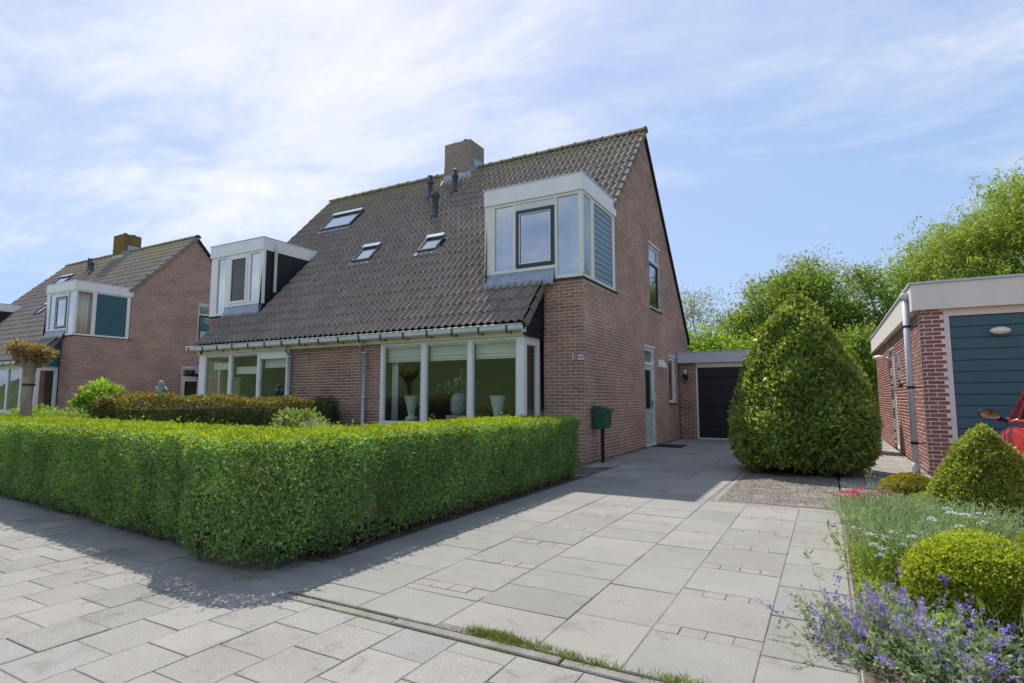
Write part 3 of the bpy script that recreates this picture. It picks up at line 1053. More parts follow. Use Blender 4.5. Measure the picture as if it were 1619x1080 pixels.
    # room behind the panes
    B('inner_lining', 'room_wall', d, bx(xl + 0.06, -0.06, 1.3, 1.34, 3.4, 5.28), bx(xl + 0.06, -0.06, 0.2, 1.3, 3.40, 3.44), bx(xl + 0.05, xl + 0.06, 0.05, 1.3, 3.4, 5.28))
    if right:
        c0 = S['curtains']
        curtain(d, 'curtain', x_p1 + 0.10, x_a + 0.15, 0.12, 3.70, 5.06, 0.03, 5)
        curtain(d, 'curtain', x_e - 0.22, x_e + 0.0, 0.13, 3.55, 5.06, 0.03, 3)
        curtain(d, 'curtain', 0.10, y_w + 0.05, -0.16, 3.55, 5.06, 0.03, 3 if c0 else 2, axis='y')
    else:
        B('blind_panel', 'curtain', d, bx(x_p1, x_a + 0.05, 0.06, 0.07, 3.5, 5.08))
        B('blind_panel', 'curtain', d, bx(x_d - 0.02, x_e, 0.06, 0.07, 3.5, 5.08))
        mb = MB()   # half-drawn curtain seen through the casement
        qa, qb = sorted((X(x_b), X(x_c)))
        mb.prism([(qa, 5.06), (qa + 0.42, 5.06), (qa + 0.06, 3.76), (qa, 3.76)], 'y', 0.10, 0.11)
        mb.build('curtain', 'curtain', d)
    return d


def bay(root, S, right=True):
    """ground-floor bay window under the low eave"""
    s = 1 if right else -1
    X = (lambda x: x) if right else (lambda x: WX - x)
    fy = -0.64
    zs, zh = 0.64, 2.33
    xs = S['bay_x'] if right else S['bay_xl']   # edges of frame: outer, glass ... corner
    fm = S['bay_frame']

    def bx(x0, x1, *r):
        return (X(x0), X(x1), *r)
    w = MB()
    x0, g0a, g0b, g1a, g1b, g2a, g2b, xc = xs
    w.box(*bx(x0, g0a, fy - 0.02, fy + 0.08, zs, zh))
    w.box(*bx(g0b, g1a, fy - 0.02, fy + 0.08, zs + 0.06, zh - 0.04))
    w.box(*bx(g1b, g2a, fy - 0.02, fy + 0.08, zs + 0.06, zh - 0.04))
    w.box(*bx(g2b, xc, fy - 0.02, fy + 0.10, zs, zh))
    w.box(*bx(g0a, g2b, fy - 0.025, fy + 0.08, zs, zs + 0.06))
    w.box(*bx(g0a, g2b, fy - 0.022, fy + 0.08, zh - 0.04, zh))
    bw = w.build('bay_window', fm, root, bevel=0.004)
    for a, b in ((g0a, g0b), (g1a, g1b), (g2a, g2b)):
        q0, q1 = sorted((X(a), X(b)))
        bd = MB()
        frame_rect(bd, q0, q1, fy + 0.0, fy + 0.05, zs + 0.06, zh - 0.04, 0.028)
        bd.build('glazing_bead', 'gutter', bw)
        B('pane', 'glass', bw, (q0 + 0.028, q1 - 0.028, fy + 0.022, fy + 0.03, zs + 0.088, zh - 0.068))
    # return to the pier
    r = MB()
    r.box(*bx(xc - 0.08, xc - 0.001, fy + 0.10, -0.002, zh - 0.15, zh))
    r.box(*bx(xc - 0.08, xc, -0.10, 0.0, zs, zh - 0.15))
    r.box(*bx(xc - 0.08, xc - 0.002, fy + 0.10, -0.10, zs, zs + 0.07))
    r.build('return_frame', fm, bw, bevel=0.004)
    B('pane', 'glass', bw, bx(xc - 0.045, xc - 0.037, fy + 0.10, -0.10, zs + 0.07, zh - 0.15))
    # plinth wall below
    B('plinth', 'mortar', bw, bx(x0, xc - 0.02, fy, fy + 0.1, 0.0, zs - 0.001), bx(xc - 0.12, xc - 0.021, fy + 0.1, 0.0, 0.0, zs - 0.001))
    # boarded triangle between eave and pier
    c = -0.845
    yz = lambda z: RY - (RZ - z) / TAN - 0.02
    pn = MB()
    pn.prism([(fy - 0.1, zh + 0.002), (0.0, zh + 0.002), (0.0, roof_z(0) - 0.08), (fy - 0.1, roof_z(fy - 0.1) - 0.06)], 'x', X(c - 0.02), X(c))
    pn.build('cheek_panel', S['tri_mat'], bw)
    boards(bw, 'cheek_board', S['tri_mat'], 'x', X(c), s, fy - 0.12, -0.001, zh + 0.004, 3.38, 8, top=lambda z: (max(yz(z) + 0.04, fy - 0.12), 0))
    return bw


def room(root, x0, x1, name='living_room'):
    m_ = MB()
    fy = -0.55
    m_.box(x0, x1, 4.2, 4.25, 0.0, 2.45)
    m_.box(x0 - 0.05, x0, 0.12 if x0 < -10 else fy, 4.2, 0.0, 2.45)
    m_.box(x1, x1 + 0.05, 0.12 if x1 > -1 else fy, 4.2, 0.0, 2.45)
    xa, xb = max(x0, -10.3), min(x1, -0.95)
    m_.box(x0, x1, 0.12, 4.2, 2.42, 2.47)
    m_.box(xa, xb, fy, 0.12, 2.421, 2.469)
    r = m_.build(name, 'room_wall', root)
    B('room_floor', 'room_floor', r, (x0, x1, 0.12, 4.2, 0.0, 0.05), (xa, xb, fy, 0.12, 0.0, 0.049))
    return r


def build_house(loc, S, label, main):
    root = empty('semi_detached_house', loc, label, 'house', 'pairs of semi-detached brick houses')
    rl = np.array(loc)
    gz = lambda y: roof_z(y) - 0.13

    # right gable wall
    ops = [(4.03, 4.98, 0.0, 2.46), (6.45, 7.25, 1.05, 2.36), (4.62, 5.72, 3.52, 5.24)]

    def giv(z):
        a = 0.0 if z < 3.44 else max(1.9, RY - (RZ - 0.13 - z) / TAN)
        b = min(HD, RY + (RZ - 0.13 - z) / TAN)
        return (a, b) if b > a else None

    def gtop(y):
        return 3.44 if y < 1.8999999 else gz(y)
    if main:
        n_front, n_pier, n_side = 90, 150, 60
    else:
        n_front = n_pier = n_side = 0
    bm, mm = S['brick'], 'mortar'
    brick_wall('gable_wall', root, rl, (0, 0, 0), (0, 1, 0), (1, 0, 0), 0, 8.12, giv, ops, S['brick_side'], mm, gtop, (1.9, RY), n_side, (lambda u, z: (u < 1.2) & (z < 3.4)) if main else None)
    # reveals of the gable openings
    for (a, b, z0, z1) in ops:
        brick_wall('reveal', root, rl, (-0.118, b - 0.0, 0), (1, 0, 0), (0, -1, 0), z0 - z0 % 0.064, z1, lambda z: (0.0, 0.112), [], S['brick_side'], mm, thick=0.02)
    # pier right, pier left
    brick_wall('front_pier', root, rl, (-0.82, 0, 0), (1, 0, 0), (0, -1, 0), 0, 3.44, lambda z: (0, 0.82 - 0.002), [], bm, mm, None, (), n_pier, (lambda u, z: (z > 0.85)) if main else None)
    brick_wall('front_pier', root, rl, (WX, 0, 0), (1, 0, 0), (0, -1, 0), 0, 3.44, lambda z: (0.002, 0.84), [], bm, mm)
    # middle wall between the bays
    a, b = WX - S['bay_xl'][0], S['bay_x'][0]
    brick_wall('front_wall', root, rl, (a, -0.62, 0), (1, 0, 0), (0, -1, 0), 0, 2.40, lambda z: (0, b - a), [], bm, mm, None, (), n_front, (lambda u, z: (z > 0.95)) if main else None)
    # left gable, rear wall
    mb = MB()
    mb.prism([(0.1, 0), (HD, 0), (HD, gz(HD)), (RY, gz(RY)), (1.9, gz(1.9)), (1.9, 3.44), (0.1, 3.44)], 'x', WX, WX + 0.1)
    mb.box(WX + 0.1, -0.11, HD - 0.1, HD, 0, 3.0)
    mb.build('rear_wall', S['brick_side'], root)
    rf = make_roof(root, S, 16 if main else 8, 300 if main else 0, loc)
    dr = dormer(root, S, True)
    dl = dormer(root, S, False)
    B('downpipe', 'gutter', dl, (S['pipe_x'] - 0.03, S['pipe_x'] + 0.03, 0.28, 0.34, 4.02, 5.40), (S['pipe_x'] - 0.04, S['pipe_x'] + 0.04, 0.27, 0.35, 5.2, 5.24), (S['pipe_x'] - 0.04, S['pipe_x'] + 0.04, 0.27, 0.35, 4.5, 4.53), bevel=0.008)
    br = bay(root, S, True)
    bl_ = bay(root, S, False)
    room(root, -5.6, -0.13)
    room(root, WX + 0.13, -5.7)
    # eave: fascia board, gutter, brackets
    fb = B('eave_board', 'cream_yellow', root, (-10.62, -0.84, -0.72, -0.69, 2.33, 2.50), (-10.62, -0.84, -0.69, -0.60, 2.332, 2.36), bevel=0.004)
    prof = [(-0.74, 2.505), (-0.74, 2.40), (-0.76, 2.385), (-0.87, 2.385), (-0.90, 2.41), (-0.905, 2.485), (-0.92, 2.50), (-0.905, 2.51), (-0.89, 2.495), (-0.885, 2.42), (-0.86, 2.40), (-0.76, 2.40), (-0.752, 2.505)]
    prof = [(a, b + 0.03) for a, b in prof]
    gt = MB().prism(prof, 'x', -10.85, -0.82).build('gutter', 'gutter', root)
    B('gutter_end', 'gutter', gt, (-0.82, -0.815, -0.91, -0.738, 2.386, 2.50))
    k = -10.75
    while k < -0.9:
        MB().prism([(-0.735, 2.50), (-0.735, 2.378), (-0.875, 2.376), (-0.912, 2.40), (-0.922, 2.51), (-0.912, 2.512), (-0.906, 2.405), (-0.872, 2.382), (-0.742, 2.384), (-0.742, 2.50)], 'x', k, k + 0.034).build('gutter_bracket', 'slate_sill', gt)
        k += 0.60
    for px in S['pipes']:
        p = MB()
        p.tube([(px, -0.83, 2.39), (px, -0.83, 2.31), (px, -0.70, 2.19), (px, -0.70, 0.0)], 0.043, 12)
        dp = p.build('downpipe', 'zinc', root, True)
        for z in (2.15, 1.2, 0.4):
            MB().lathe([(0.05, 0), (0.05, 0.035)], (px, -0.70, z), 12).build('pipe_clip', 'zinc', dp)
    # upper gable window
    w = MB()
    frame_rect_x(w, 4.62, 5.72, -0.10, -0.04, 3.53, 5.24, 0.07)
    w.box(-0.1, -0.045, 4.69, 5.65, 4.80, 4.86)
    gw = w.build('gable_window', S['gw_frame'], root, bevel=0.003)
    cs = MB()
    frame_rect_x(cs, 4.70, 5.64, -0.085, -0.03, 3.61, 4.79, 0.06)
    cs.build('casement', S['casement'], gw, bevel=0.004)
    B('pane', 'glass', gw, (-0.07, -0.062, 4.76, 5.58, 3.67, 4.73))
    B('pane', 'glass', gw, (-0.07, -0.062, 4.69, 5.65, 4.86, 5.17))
    B('slate_sill', 'slate_sill', gw, (-0.1, 0.045, 4.60, 5.74, 3.485, 3.515))
    B('lintel', 'grey_white', gw, (-0.09, 0.012, 4.62, 5.73, 5.245, 5.30))
    if S['blue']:
        B('roller_blind', 'blue_blind', gw, (-0.13, -0.12, 4.70, 5.64, 4.15, 4.80))
        curtain(gw, 'lace_curtain', 4.70, 5.64, -0.14, 3.6, 4.12, 0.012, 8, 'white_lace', axis='y')
    B('room_back', 'room_wall', gw, (-1.6, -1.55, 4.4, 6.0, 3.4, 5.4), (-1.55, -0.12, 4.4, 4.45, 3.4, 5.4), (-1.55, -0.12, 5.95, 6.0, 3.4, 5.4))
    # side door
    dfr = MB()
    dfr.box(-0.11, -0.04, 4.03, 4.10, 0.0, 2.46)
    dfr.box(-0.11, -0.04, 4.91, 4.98, 0.0, 2.46)
    dfr.box(-0.11, -0.041, 4.10, 4.91, 2.39, 2.46)
    dfr.box(-0.11, -0.041, 4.10, 4.91, 2.03, 2.10)
    dfr.box(-0.11, -0.02, 4.03, 4.98, 0.0, 0.04)
    dd = dfr.build('side_door', 'white_paint', root, bevel=0.003)
    lf = MB()
    frame_rect_x(lf, 4.11, 4.90, -0.10, -0.055, 0.045, 2.02, 0.12)
    lf.box(-0.10, -0.055, 4.23, 4.78, 0.80, 0.92)
    lf.box(-0.10, -0.056, 4.48, 4.53, 0.165, 0.80)
    lf.build('door_leaf', S['door'], dd, bevel=0.004)
    B('pane', 'glass', dd, (-0.08, -0.072, 4.23, 4.78, 0.92, 1.90))
    B('lower_panel', S['door'], dd, (-0.09, -0.07, 4.23, 4.78, 0.165, 0.80))
    B('pane', 'glass', dd, (-0.08, -0.072, 4.10, 4.91, 2.10, 2.39))
    hdl = MB()
    hdl.box(-0.055, -0.045, 4.82, 4.86, 0.95, 1.15)
    hdl.tube([(-0.045, 4.84, 1.07), (0.0, 4.84, 1.07), (0.0, 4.73, 1.07)], 0.011, 8)
    hdl.build('handle', 'dark_metal', dd)
    B('lintel', 'grey_white', dd, (-0.09, 0.012, 4.02, 5.0, 2.465, 2.52))
    B('hall_lining', 'room_wall', dd, (-1.4, -1.35, 3.9, 5.1, 0, 2.46), (-1.35, -0.12, 3.9, 3.95, 0, 2.46), (-1.35, -0.12, 5.05, 5.1, 0, 2.46))
    # narrow window
    nw = MB()
    frame_rect_x(nw, 6.45, 7.25, -0.10, -0.04, 1.06, 2.36, 0.08)
    nwo = nw.build('narrow_window', 'white_paint', root, bevel=0.003)
    B('pane', 'glass', nwo, (-0.07, -0.062, 6.53, 7.17, 1.14, 2.28))
    B('slate_sill', 'slate_sill', nwo, (-0.1, 0.04, 6.43, 7.27, 1.015, 1.045))
    B('lintel', 'grey_white', nwo, (-0.09, 0.012, 6.43, 7.27, 2.365, 2.42))
    B('room_back', 'room_wall', nwo, (-0.6, -0.55, 6.3, 7.4, 0.9, 2.5))
    # two vent cowls beside the door
    for y in (5.35, 5.72):
        v = MB()
        v.add([(0, y, 2.02), (0, y + 0.2, 2.02), (0, y + 0.2, 2.22), (0, y, 2.22), (0.1, y + 0.02, 2.02), (0.1, y + 0.18, 2.02), (0.02, y + 0.1, 2.24)],
              [(0, 1, 5, 4), (0, 4, 6, 3), (1, 2, 6, 5), (4, 5, 6), (0, 3, 2, 1), (3, 6, 2)])
        v.build('vent_cowl', 'cream', root)
    # chimney
    cx0, cx1, cy0, cy1 = -6.12, -5.17, 4.02, 4.80
    zt = 8.98
    cc = MB().box(cx0 + 0.02, cx1 - 0.02, cy0 + 0.02, cy1 - 0.02, 6.9, zt - 0.02).build('chimney', 'mortar', root)
    for (o, u, n, ln) in (((cx0, cy0, 0), (1, 0, 0), (0, -1, 0), cx1 - cx0), ((cx1, cy0, 0), (0, 1, 0), (1, 0, 0), cy1 - cy0), ((cx0, cy1, 0), (0, -1, 0), (-1, 0, 0), cy1 - cy0), ((cx1, cy1, 0), (-1, 0, 0), (0, 1, 0), cx1 - cx0)):
        brick_face(cc, o, u, n, 7.70, zt, ln, S['chim_brick'])
    B('chimney_cap', S['chim_brick'], cc, (cx0 + 0.01, cx1 - 0.01, cy0 + 0.01, cy1 - 0.01, zt - 0.02, zt + 0.012))
    for px, py in ((-5.86, 4.25), (-5.45, 4.2), (-5.45, 4.58)):
        MB().lathe([(0.085, 0), (0.085, 0.10), (0.075, 0.10)], (px, py, zt), 14).build('flue_pot', 'slate_sill', cc)
    fl = MB()
    fl.box(cx0 - 0.012, cx1 + 0.012, cy0 - 0.014, cy0 - 0.004, 7.78, 7.99)
    fl.add([(cx0 - 0.12, cy0 - 0.17, roof_z(cy0 - 0.17) + 0.05), (cx1 + 0.12, cy0 - 0.17, roof_z(cy0 - 0.17) + 0.05), (cx1 + 0.12, cy0, 7.86), (cx0 - 0.12, cy0, 7.86)], [(0, 1, 2, 3)])
    fl.box(cx1 + 0.004, cx1 + 0.014, cy0, cy0 + 0.17, 7.84, 8.16)
    fl.box(cx1 + 0.004, cx1 + 0.016, cy0 + 0.17, cy1 - 0.14, 8.05, 8.45)
    fl.box(cx0 - 0.014, cx0 - 0.004, cy0, cy1, 7.84, 8.30)
    fl.build('lead_flashing', 'lead_light', cc)
    # flue terminals
    for (x, y, h, r, cowl) in S['flues']:
        z = roof_z(y)
        f = MB()
        f.lathe([(r * 1.9, -0.10), (r * 1.5, 0.06), (r, 0.08), (r, h * 0.62), (r * 1.3, h * 0.64), (r * 1.3, h * 0.74), (r * 0.95, h * 0.75), (r * 0.95, h * 0.97), (r * 0.7, h)] if cowl else [(r * 1.7, -0.10), (r * 1.2, 0.05), (r, 0.08), (r, h * 0.78), (r * 1.35, h * 0.80), (r * 1.35, h)], (x, y, z), 16)
        f.build('flue_pipe', 'flue', rf, True)
    # roof windows
    for (x0, x1, y0, y1) in S['skylights']:
        R3 = lambda x, sy, h: (x, y0 + sy * COS47 + h * -SIN47, roof_z(y0) + sy * SIN47 + h * COS47)
        sl = (y1 - y0) / COS47
        m_ = MB()

        def rb(mb, a, b, c, d_, h0, h1):
            mb.add([R3(a, c, h0), R3(b, c, h0), R3(b, d_, h0), R3(a, d_, h0), R3(a, c, h1), R3(b, c, h1), R3(b, d_, h1), R3(a, d_, h1)],
                   [(0, 3, 2, 1), (4, 5, 6, 7), (0, 1, 5, 4), (1, 2, 6, 5), (2, 3, 7, 6), (3, 0, 4, 7)])
        t_ = 0.06
        rb(m_, x0, x0 + t_, 0, sl, -0.02, 0.10)
        rb(m_, x1 - t_, x1, 0, sl, -0.02, 0.10)
        rb(m_, x0 + t_, x1 - t_, 0, t_, -0.02, 0.10)
        rb(m_, x0 + t_, x1 - t_, sl - 0.11, sl, -0.02, 0.115)
        rw = m_.build('roof_window', 'flue', rf, bevel=0.004)
        m2 = MB()
        rb(m2, x0 + 0.02, x1 - 0.02, sl - 0.12, sl + 0.01, 0.117, 0.14)
        m2.build('top_cover', 'zinc', rw)
        m3 = MB()
        rb(m3, x0 + t_, x1 - t_, t_, sl - 0.11, 0.07, 0.078)
        m3.build('pane', 'glass_sky', rw)
        m4 = MB()
        rb(m4, x0 + t_, x1 - t_, t_, sl - 0.11, 0.02, 0.03)
        m4.build('blind_panel', 'curtain', rw)
        m5 = MB()
        rb(m5, x0 - 0.05, x1 + 0.05, -0.14, 0, 0.035, 0.05)
        m5.build('lead_apron', 'lead', rw)
    return root, dr, br, bl_


def brick_face(parent, o, u, n, z0, z1, ln, mat):
    o, u, n = (np.array(k, float) for k in (o, u, n))
    mb = MB()
    RH, L = 0.064, 0.22
    for r in range(int((z1 - z0) / RH)):
        z = z0 + r * RH
        k = -(r % 2) * L / 2
        while k < ln:
            a, b = max(k, 0) + 0.004, min(k + L, ln) - 0.004
            if b - a > 0.03:
                vs = []
                for d in (0.0, -0.03):
                    for (q, zz) in ((a, z + 0.005), (b, z + 0.005), (b, z + RH - 0.005), (a, z + RH - 0.005)):
                        p = o + u * q + n * d
                        vs.append((p[0], p[1], zz))
                mb.add(vs, [(0, 1, 2, 3), (0, 4, 5, 1), (1, 5, 6, 2), (2, 6, 7, 3), (3, 7, 4, 0)])
            k += L
    return mb.build('brickwork', mat, parent, kind='stuff')


surf('brick_chimney', [(0.36, 0.28, 0.235), (0.42, 0.33, 0.28), (0.33, 0.26, 0.225)], 0.85, 0.2, 0.18, 25, 0.4, 120)
MAIN = dict(
    brick='brick', brick_side='brick_gable', chim_brick='brick_chimney', frame='cream', fascia='white_paint', casement='navy_frame', casement_l='white_paint', bay_frame='white_paint',
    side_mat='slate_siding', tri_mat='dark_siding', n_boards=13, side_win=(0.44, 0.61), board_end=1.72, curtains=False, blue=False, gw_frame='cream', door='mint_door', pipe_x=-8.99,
    dorm_x=(-1.91, -1.49, -1.42, -0.57, -0.51, -0.07), dorm_xl=(-2.06, -1.69, -1.58, -0.82, -0.63, -0.28),
    bay_x=(-4.33, -4.25, -3.25, -3.14, -2.13, -2.03, -1.06, -0.90), bay_xl=(-4.11, -4.03, -3.08, -2.99, -1.99, -1.89, -0.92, -0.66),
    pipes=(-7.09, -4.75),
    skylights=[(-10.08, -8.78, 2.79, 3.43), (-7.05, -6.42, 1.20, 1.69), (-4.85, -4.28, 1.20, 1.64)],
    flues=[(-6.17, 3.38, 0.72, 0.075, True), (-5.30, 2.48, 0.70, 0.085, False), (-5.32, 3.44, 0.70, 0.075, True)])
NEIGH = dict(MAIN, casement='green_frame', side_mat='teal_siding', tri_mat='teal_siding', frame='white_paint', n_boards=14, side_win=(0.55, 0.68), board_end=1.74, blue=True, curtains=True,
             chim_brick='chimney_lichen', skylights=[(-9.3, -8.1, 2.79, 3.43), (-6.35, -5.75, 1.20, 1.69), (-4.75, -4.2, 1.20, 1.64)], flues=[(-7.2, 3.55, 0.65, 0.075, True), (-6.4, 3.3, 0.75, 0.08, True)], door='white_paint')
surf('chimney_lichen', [(0.20, 0.14, 0.05), (0.26, 0.19, 0.055), (0.18, 0.115, 0.06)], 0.9, 0.2, 0.25, 9, big=0.6, bigscale=3, bigcol=(0.30, 0.22, 0.05))

HOUSE = (-3.926, 9.84, 0)
house, dorm, bay_r, bay_l = build_house(HOUSE, MAIN, 'brown brick semi-detached house with large tiled roof, pale dormers and number 141', True)
neigh, _, _, _ = build_house((-23.80, 10.24, 0), NEIGH, 'similar brick house further left with teal dormer side and yellowed chimney', False)
# left bay details of the main house: white blind box, blind rails, tan brickwork inside
X_ = lambda x: WX - x
B('vent_box', 'white_paint', bay_l, (-8.17, -7.27, -0.66, -0.60, 2.14, 2.285))
B('blind_rail', 'white_paint', bay_l, (-10.2, -9.40, -0.52, -0.50, 1.93, 1.955), (-10.2, -9.40, -0.52, -0.50, 2.08, 2.105))
B('blind_rail', 'white_paint', bay_l, (-9.28, -8.30, -0.52, -0.50, 1.80, 1.825), (-9.28, -8.30, -0.52, -0.50, 1.955, 1.98))
B('blind_rail', 'white_paint', bay_l, (-8.18, -7.27, -0.52, -0.50, 1.93, 1.955))
B('blind_sheet', 'blind', bay_l, (-10.2, -9.40, -0.515, -0.508, 1.955, 2.08))
B('blind_sheet', 'blind', bay_l, (-9.28, -8.30, -0.515, -0.508, 1.825, 1.955))
B('blind_sheet', 'blind', bay_l, (-8.18, -7.27, -0.515, -0.508, 1.955, 2.25))
brick_wall('inner_brick_wall', bay_l, np.array(HOUSE), (-9.95, -0.30, 0), (1, 0, 0), (0, -1, 0), 0.1, 1.73, lambda z: (0, 0.55), [], 'tan_brick', 'tan_brick', thick=0.02)
# house number plate and a small lamp bracket beside it on the pier
plate = B('number_plate', 'plate_white', house, (-0.115, 0.0, -0.022, -0.006, 1.90, 1.995), bevel=0.003)


def text(body, size, mat, parent, loc, rot=(PI / 2, 0, 0), name='lettering', bold=0.0):
    cu = bpy.data.curves.new(name, 'FONT')
    cu.body = body
    cu.size = size
    cu.align_x = 'CENTER'
    cu.align_y = 'CENTER'
    cu.extrude = 0.001
    cu.offset = bold
    cu.resolution_u = 3
    cu.materials.append(MATS[mat])
    o = bpy.data.objects.new(name, cu)
    o.location = loc
    o.rotation_euler = rot
    dg_ = bpy.context.evaluated_depsgraph_get()
    link(o, parent)
    bpy.context.view_layer.update()
    me = bpy.data.meshes.new_from_object(o.evaluated_get(bpy.context.evaluated_depsgraph_get()))
    r_ = bpy.data.objects.new(name, me)
    r_.location, r_.rotation_euler = o.location, o.rotation_euler
    bpy.data.objects.remove(o)
    r_.name = name
    return link(r_, parent)


text('141', 0.088, 'ink', plate, (-0.0575, -0.0235, 1.947), bold=0.0025)
hk = MB()
hk.tube([(-0.20, -0.0, 1.985), (-0.20, -0.05, 1.99), (-0.20, -0.055, 1.94), (-0.185, -0.06, 1.905), (-0.15, -0.06, 1.905), (-0.14, -0.06, 1.95), (-0.14, -0.06, 1.975)], 0.009, 8)
hk.lathe([(0.02, 0), (0.02, 0.03)], (-0.20, -0.02, 2.0), 8)
hk.build('wall_hook', 'cream', house, True)

# ------------------------------------------------------------------ garages


def sect_door(root, name, mat, x0, x1, z0, z1, n, y, parts='door_panel'):
    d = B(name, mat, root, (x0, x1, y + 0.03, y + 0.05, z0, z1))
    h = (z1 - z0) / n
    for i in range(n):
        q0, q1 = z0 + i * h, z0 + (i + 1) * h
        prof = [(y + 0.03, q0 + 0.002), (y + 0.009, q0 + 0.003), (y + 0.003, q0 + 0.014), (y + 0.003, q1 - 0.012), (y + 0.011, q1 - 0.003), (y + 0.03, q1 - 0.002)]
        MB().prism(prof, 'x', x0, x1).build(parts, mat, d)
    return d


def own_garage(loc, label, with_door=True):
    g = empty('garage', loc, label, 'garage', 'flat-roofed brick garages')
    rl = np.array(loc)
    # front: x from 0, y = 0
    brick_wall('front_wall', g, rl, (0, 0, 0), (1, 0, 0), (0, -1, 0), 0, 2.30, lambda z: (0, 3.3), [(0.5, 2.85, 0, 2.24)], 'brick', 'mortar', us_extra=(0.5, 2.85))
    B('side_wall', 'brick', g, (3.2, 3.3, 0.12, 6, 0, 2.3))
    r = B('roof', 'deck', g, (-0.02, 3.4, -0.1, 6, 2.28, 2.50))
    B('fascia_board', 'fascia_grey', r, (-0.0, 3.45, -0.15, -0.11, 2.23, 2.54), (3.41, 3.45, -0.11, 6, 2.23, 2.54), bevel=0.004)
    B('roof_trim', 'zinc', r, (-0.0, 3.47, -0.17, -0.08, 2.541, 2.565))
    B('door_frame', 'fascia_beige', g, (0.5, 2.85, -0.005, 0.06, 2.09, 2.238), (0.5, 0.545, -0.004, 0.06, 0, 2.09), (2.805, 2.85, -0.004, 0.06, 0, 2.09), bevel=0.003)
    d = sect_door(g, 'garage_door', 'black_door', 0.545, 2.805, 0.04, 2.09, 7, 0.02)
    B('threshold', 'grey_white', g, (0.5, 2.85, -0.03, 0.06, 0.0, 0.04))
    h = MB()
    h.tube([(0.95, 0.02, 1.52), (0.95, -0.02, 1.52), (1.02, -0.03, 1.545)], 0.012, 8)
    h.build('handle', 'steel', d)
    return g


og = own_garage((-3.915, 17.45, 0), 'low brick garage with black panelled door behind the conical bush')
ng = own_garage((-23.80, 15.0, 0), 'brick garage glimpsed between the two houses, its pale fascia just showing')

# garage on the right with the teal door
GX, GY = 1.33, 11.05
rg = empty('garage', (GX, GY, 0), 'red brick garage with pale flat roof edge and teal door behind the car', 'garage', 'flat-roofed brick garages')
rl = np.array((GX, GY, 0))
brick_wall('front_wall', rg, rl, (0, 0, 0), (1, 0, 0), (0, -1, 0), 0, 2.60, lambda z: (0.001, 3.6), [(0.31, 2.87, 0, 2.58)], 'brick_red', 'mortar_white', us_extra=(0.31, 2.87), max_single=90, score=lambda u, z: (u < 0.4), shift=0.05)
gops = [(4.35, 5.45, 0, 2.34), (2.95, 3.75, 1.50, 2.16), (9.1, 9.25, 2.1, 2.36)]
brick_wall('side_wall', rg, rl, (0, 0, 0), (0, 1, 0), (-1, 0, 0), 0, 2.60, lambda z: (0, 9.6), gops, 'brick_red', 'mortar_white', max_single=200, score=lambda u, z: u < 4.3)
for (a, b, z0, z1) in gops:
    brick_wall('reveal', rg, rl, (0.0, b, 0), (1, 0, 0), (0, -1, 0), z0 - z0 % 0.064, z1, lambda z: (0.0, 0.11), [], 'brick_red', 'mortar_white', thick=0.02)
B('rear_wall', 'brick_red', rg, (0.12, 3.6, 9.5, 9.6, 0, 2.6), (3.5, 3.6, 0.12, 9.5, 0, 2.6))
r = B('roof', 'deck', rg, (-0.05, 3.7, -0.05, 9.7, 2.60, 2.9))
B('fascia_board', 'fascia_beige', r, (-0.10, 3.75, -0.10, -0.06, 2.585, 3.0), (-0.10, -0.06, -0.06, 9.75, 2.585, 3.0), (3.71, 3.75, -0.06, 9.75, 2.585, 3.0), bevel=0.005)
B('roof_trim', 'zinc', r, (-0.125, 3.775, -0.125, -0.04, 3.002, 3.035), (-0.125, -0.04, -0.04, 9.77, 3.002, 3.035))
B('soffit', 'fascia_beige', r, (-0.06, 3.7, -0.06, 0.02, 2.59, 2.605), (-0.06, 0.02, 0.02, 9.7, 2.59, 2.605))
B('door_frame', 'fascia_pink', rg, (0.31, 2.87, -0.006, 0.07, 2.475, 2.579), (0.31, 0.378, -0.005, 0.07, 0, 2.475), (2.80, 2.87, -0.005, 0.07, 0, 2.475), bevel=0.003)
gd = sect_door(rg, 'garage_door', 'teal_door', 0.378, 2.80, 0.03, 2.475, 14, 0.025)
lm = MB()
lm.lathe([(0.02, 0.0), (0.06, 0.0), (0.065, 0.03), (0.055, 0.075), (0.02, 0.095)], (0, 0, 0), 20)
v = [(0.985 + q[0] * 2.05 * 0.98, 0.01 - q[2], 2.21 + q[1] * 0.9) for q in lm.v]
lm2 = MB().add(v, lm.f)
lm2.build('bulkhead_lamp', 'opal', gd, True)
sdr = B('side_door', 'fascia_pink', rg, (0.075, 0.10, 4.35, 5.45, 0.0, 2.34))
mbf = MB()
frame_rect_x(mbf, 4.35, 5.45, 0.05, 0.09, 0, 2.34, 0.06)
mbf.build('door_frame', 'white_paint', sdr)
hg = MB()
for z in (0.3, 1.1, 1.9):
    hg.box(0.03, 0.055, 4.37, 4.40, z, z + 0.1)
hg.build('hinge', 'dark_metal', sdr)
sw = MB()
frame_rect_x(sw, 2.95, 3.75, 0.05, 0.09, 1.50, 2.16, 0.05)
swo = sw.build('side_window', 'white_paint', rg)
B('pane', 'glass', swo, (0.07, 0.075, 3.0, 3.7, 1.55, 2.11))
B('slate_sill', 'slate_sill', swo, (-0.03, 0.05, 2.93, 3.77, 1.47, 1.50))
B('vent_plate', 'slate_sill', rg, (0.03, 0.05, 9.1, 9.25, 2.1, 2.36))
sl = MB()
sl.tube([(0.0, 5.75, 2.17), (-0.12, 5.75, 2.17)], 0.03, 8)
sl.lathe([(0.0, 0.07), (0.11, 0.045), (0.15, 0.0), (0.13, -0.035), (0.0, -0.05)], (-0.18, 5.75, 2.19), 16)
sl.build('wall_lamp', 'opal', rg, True)
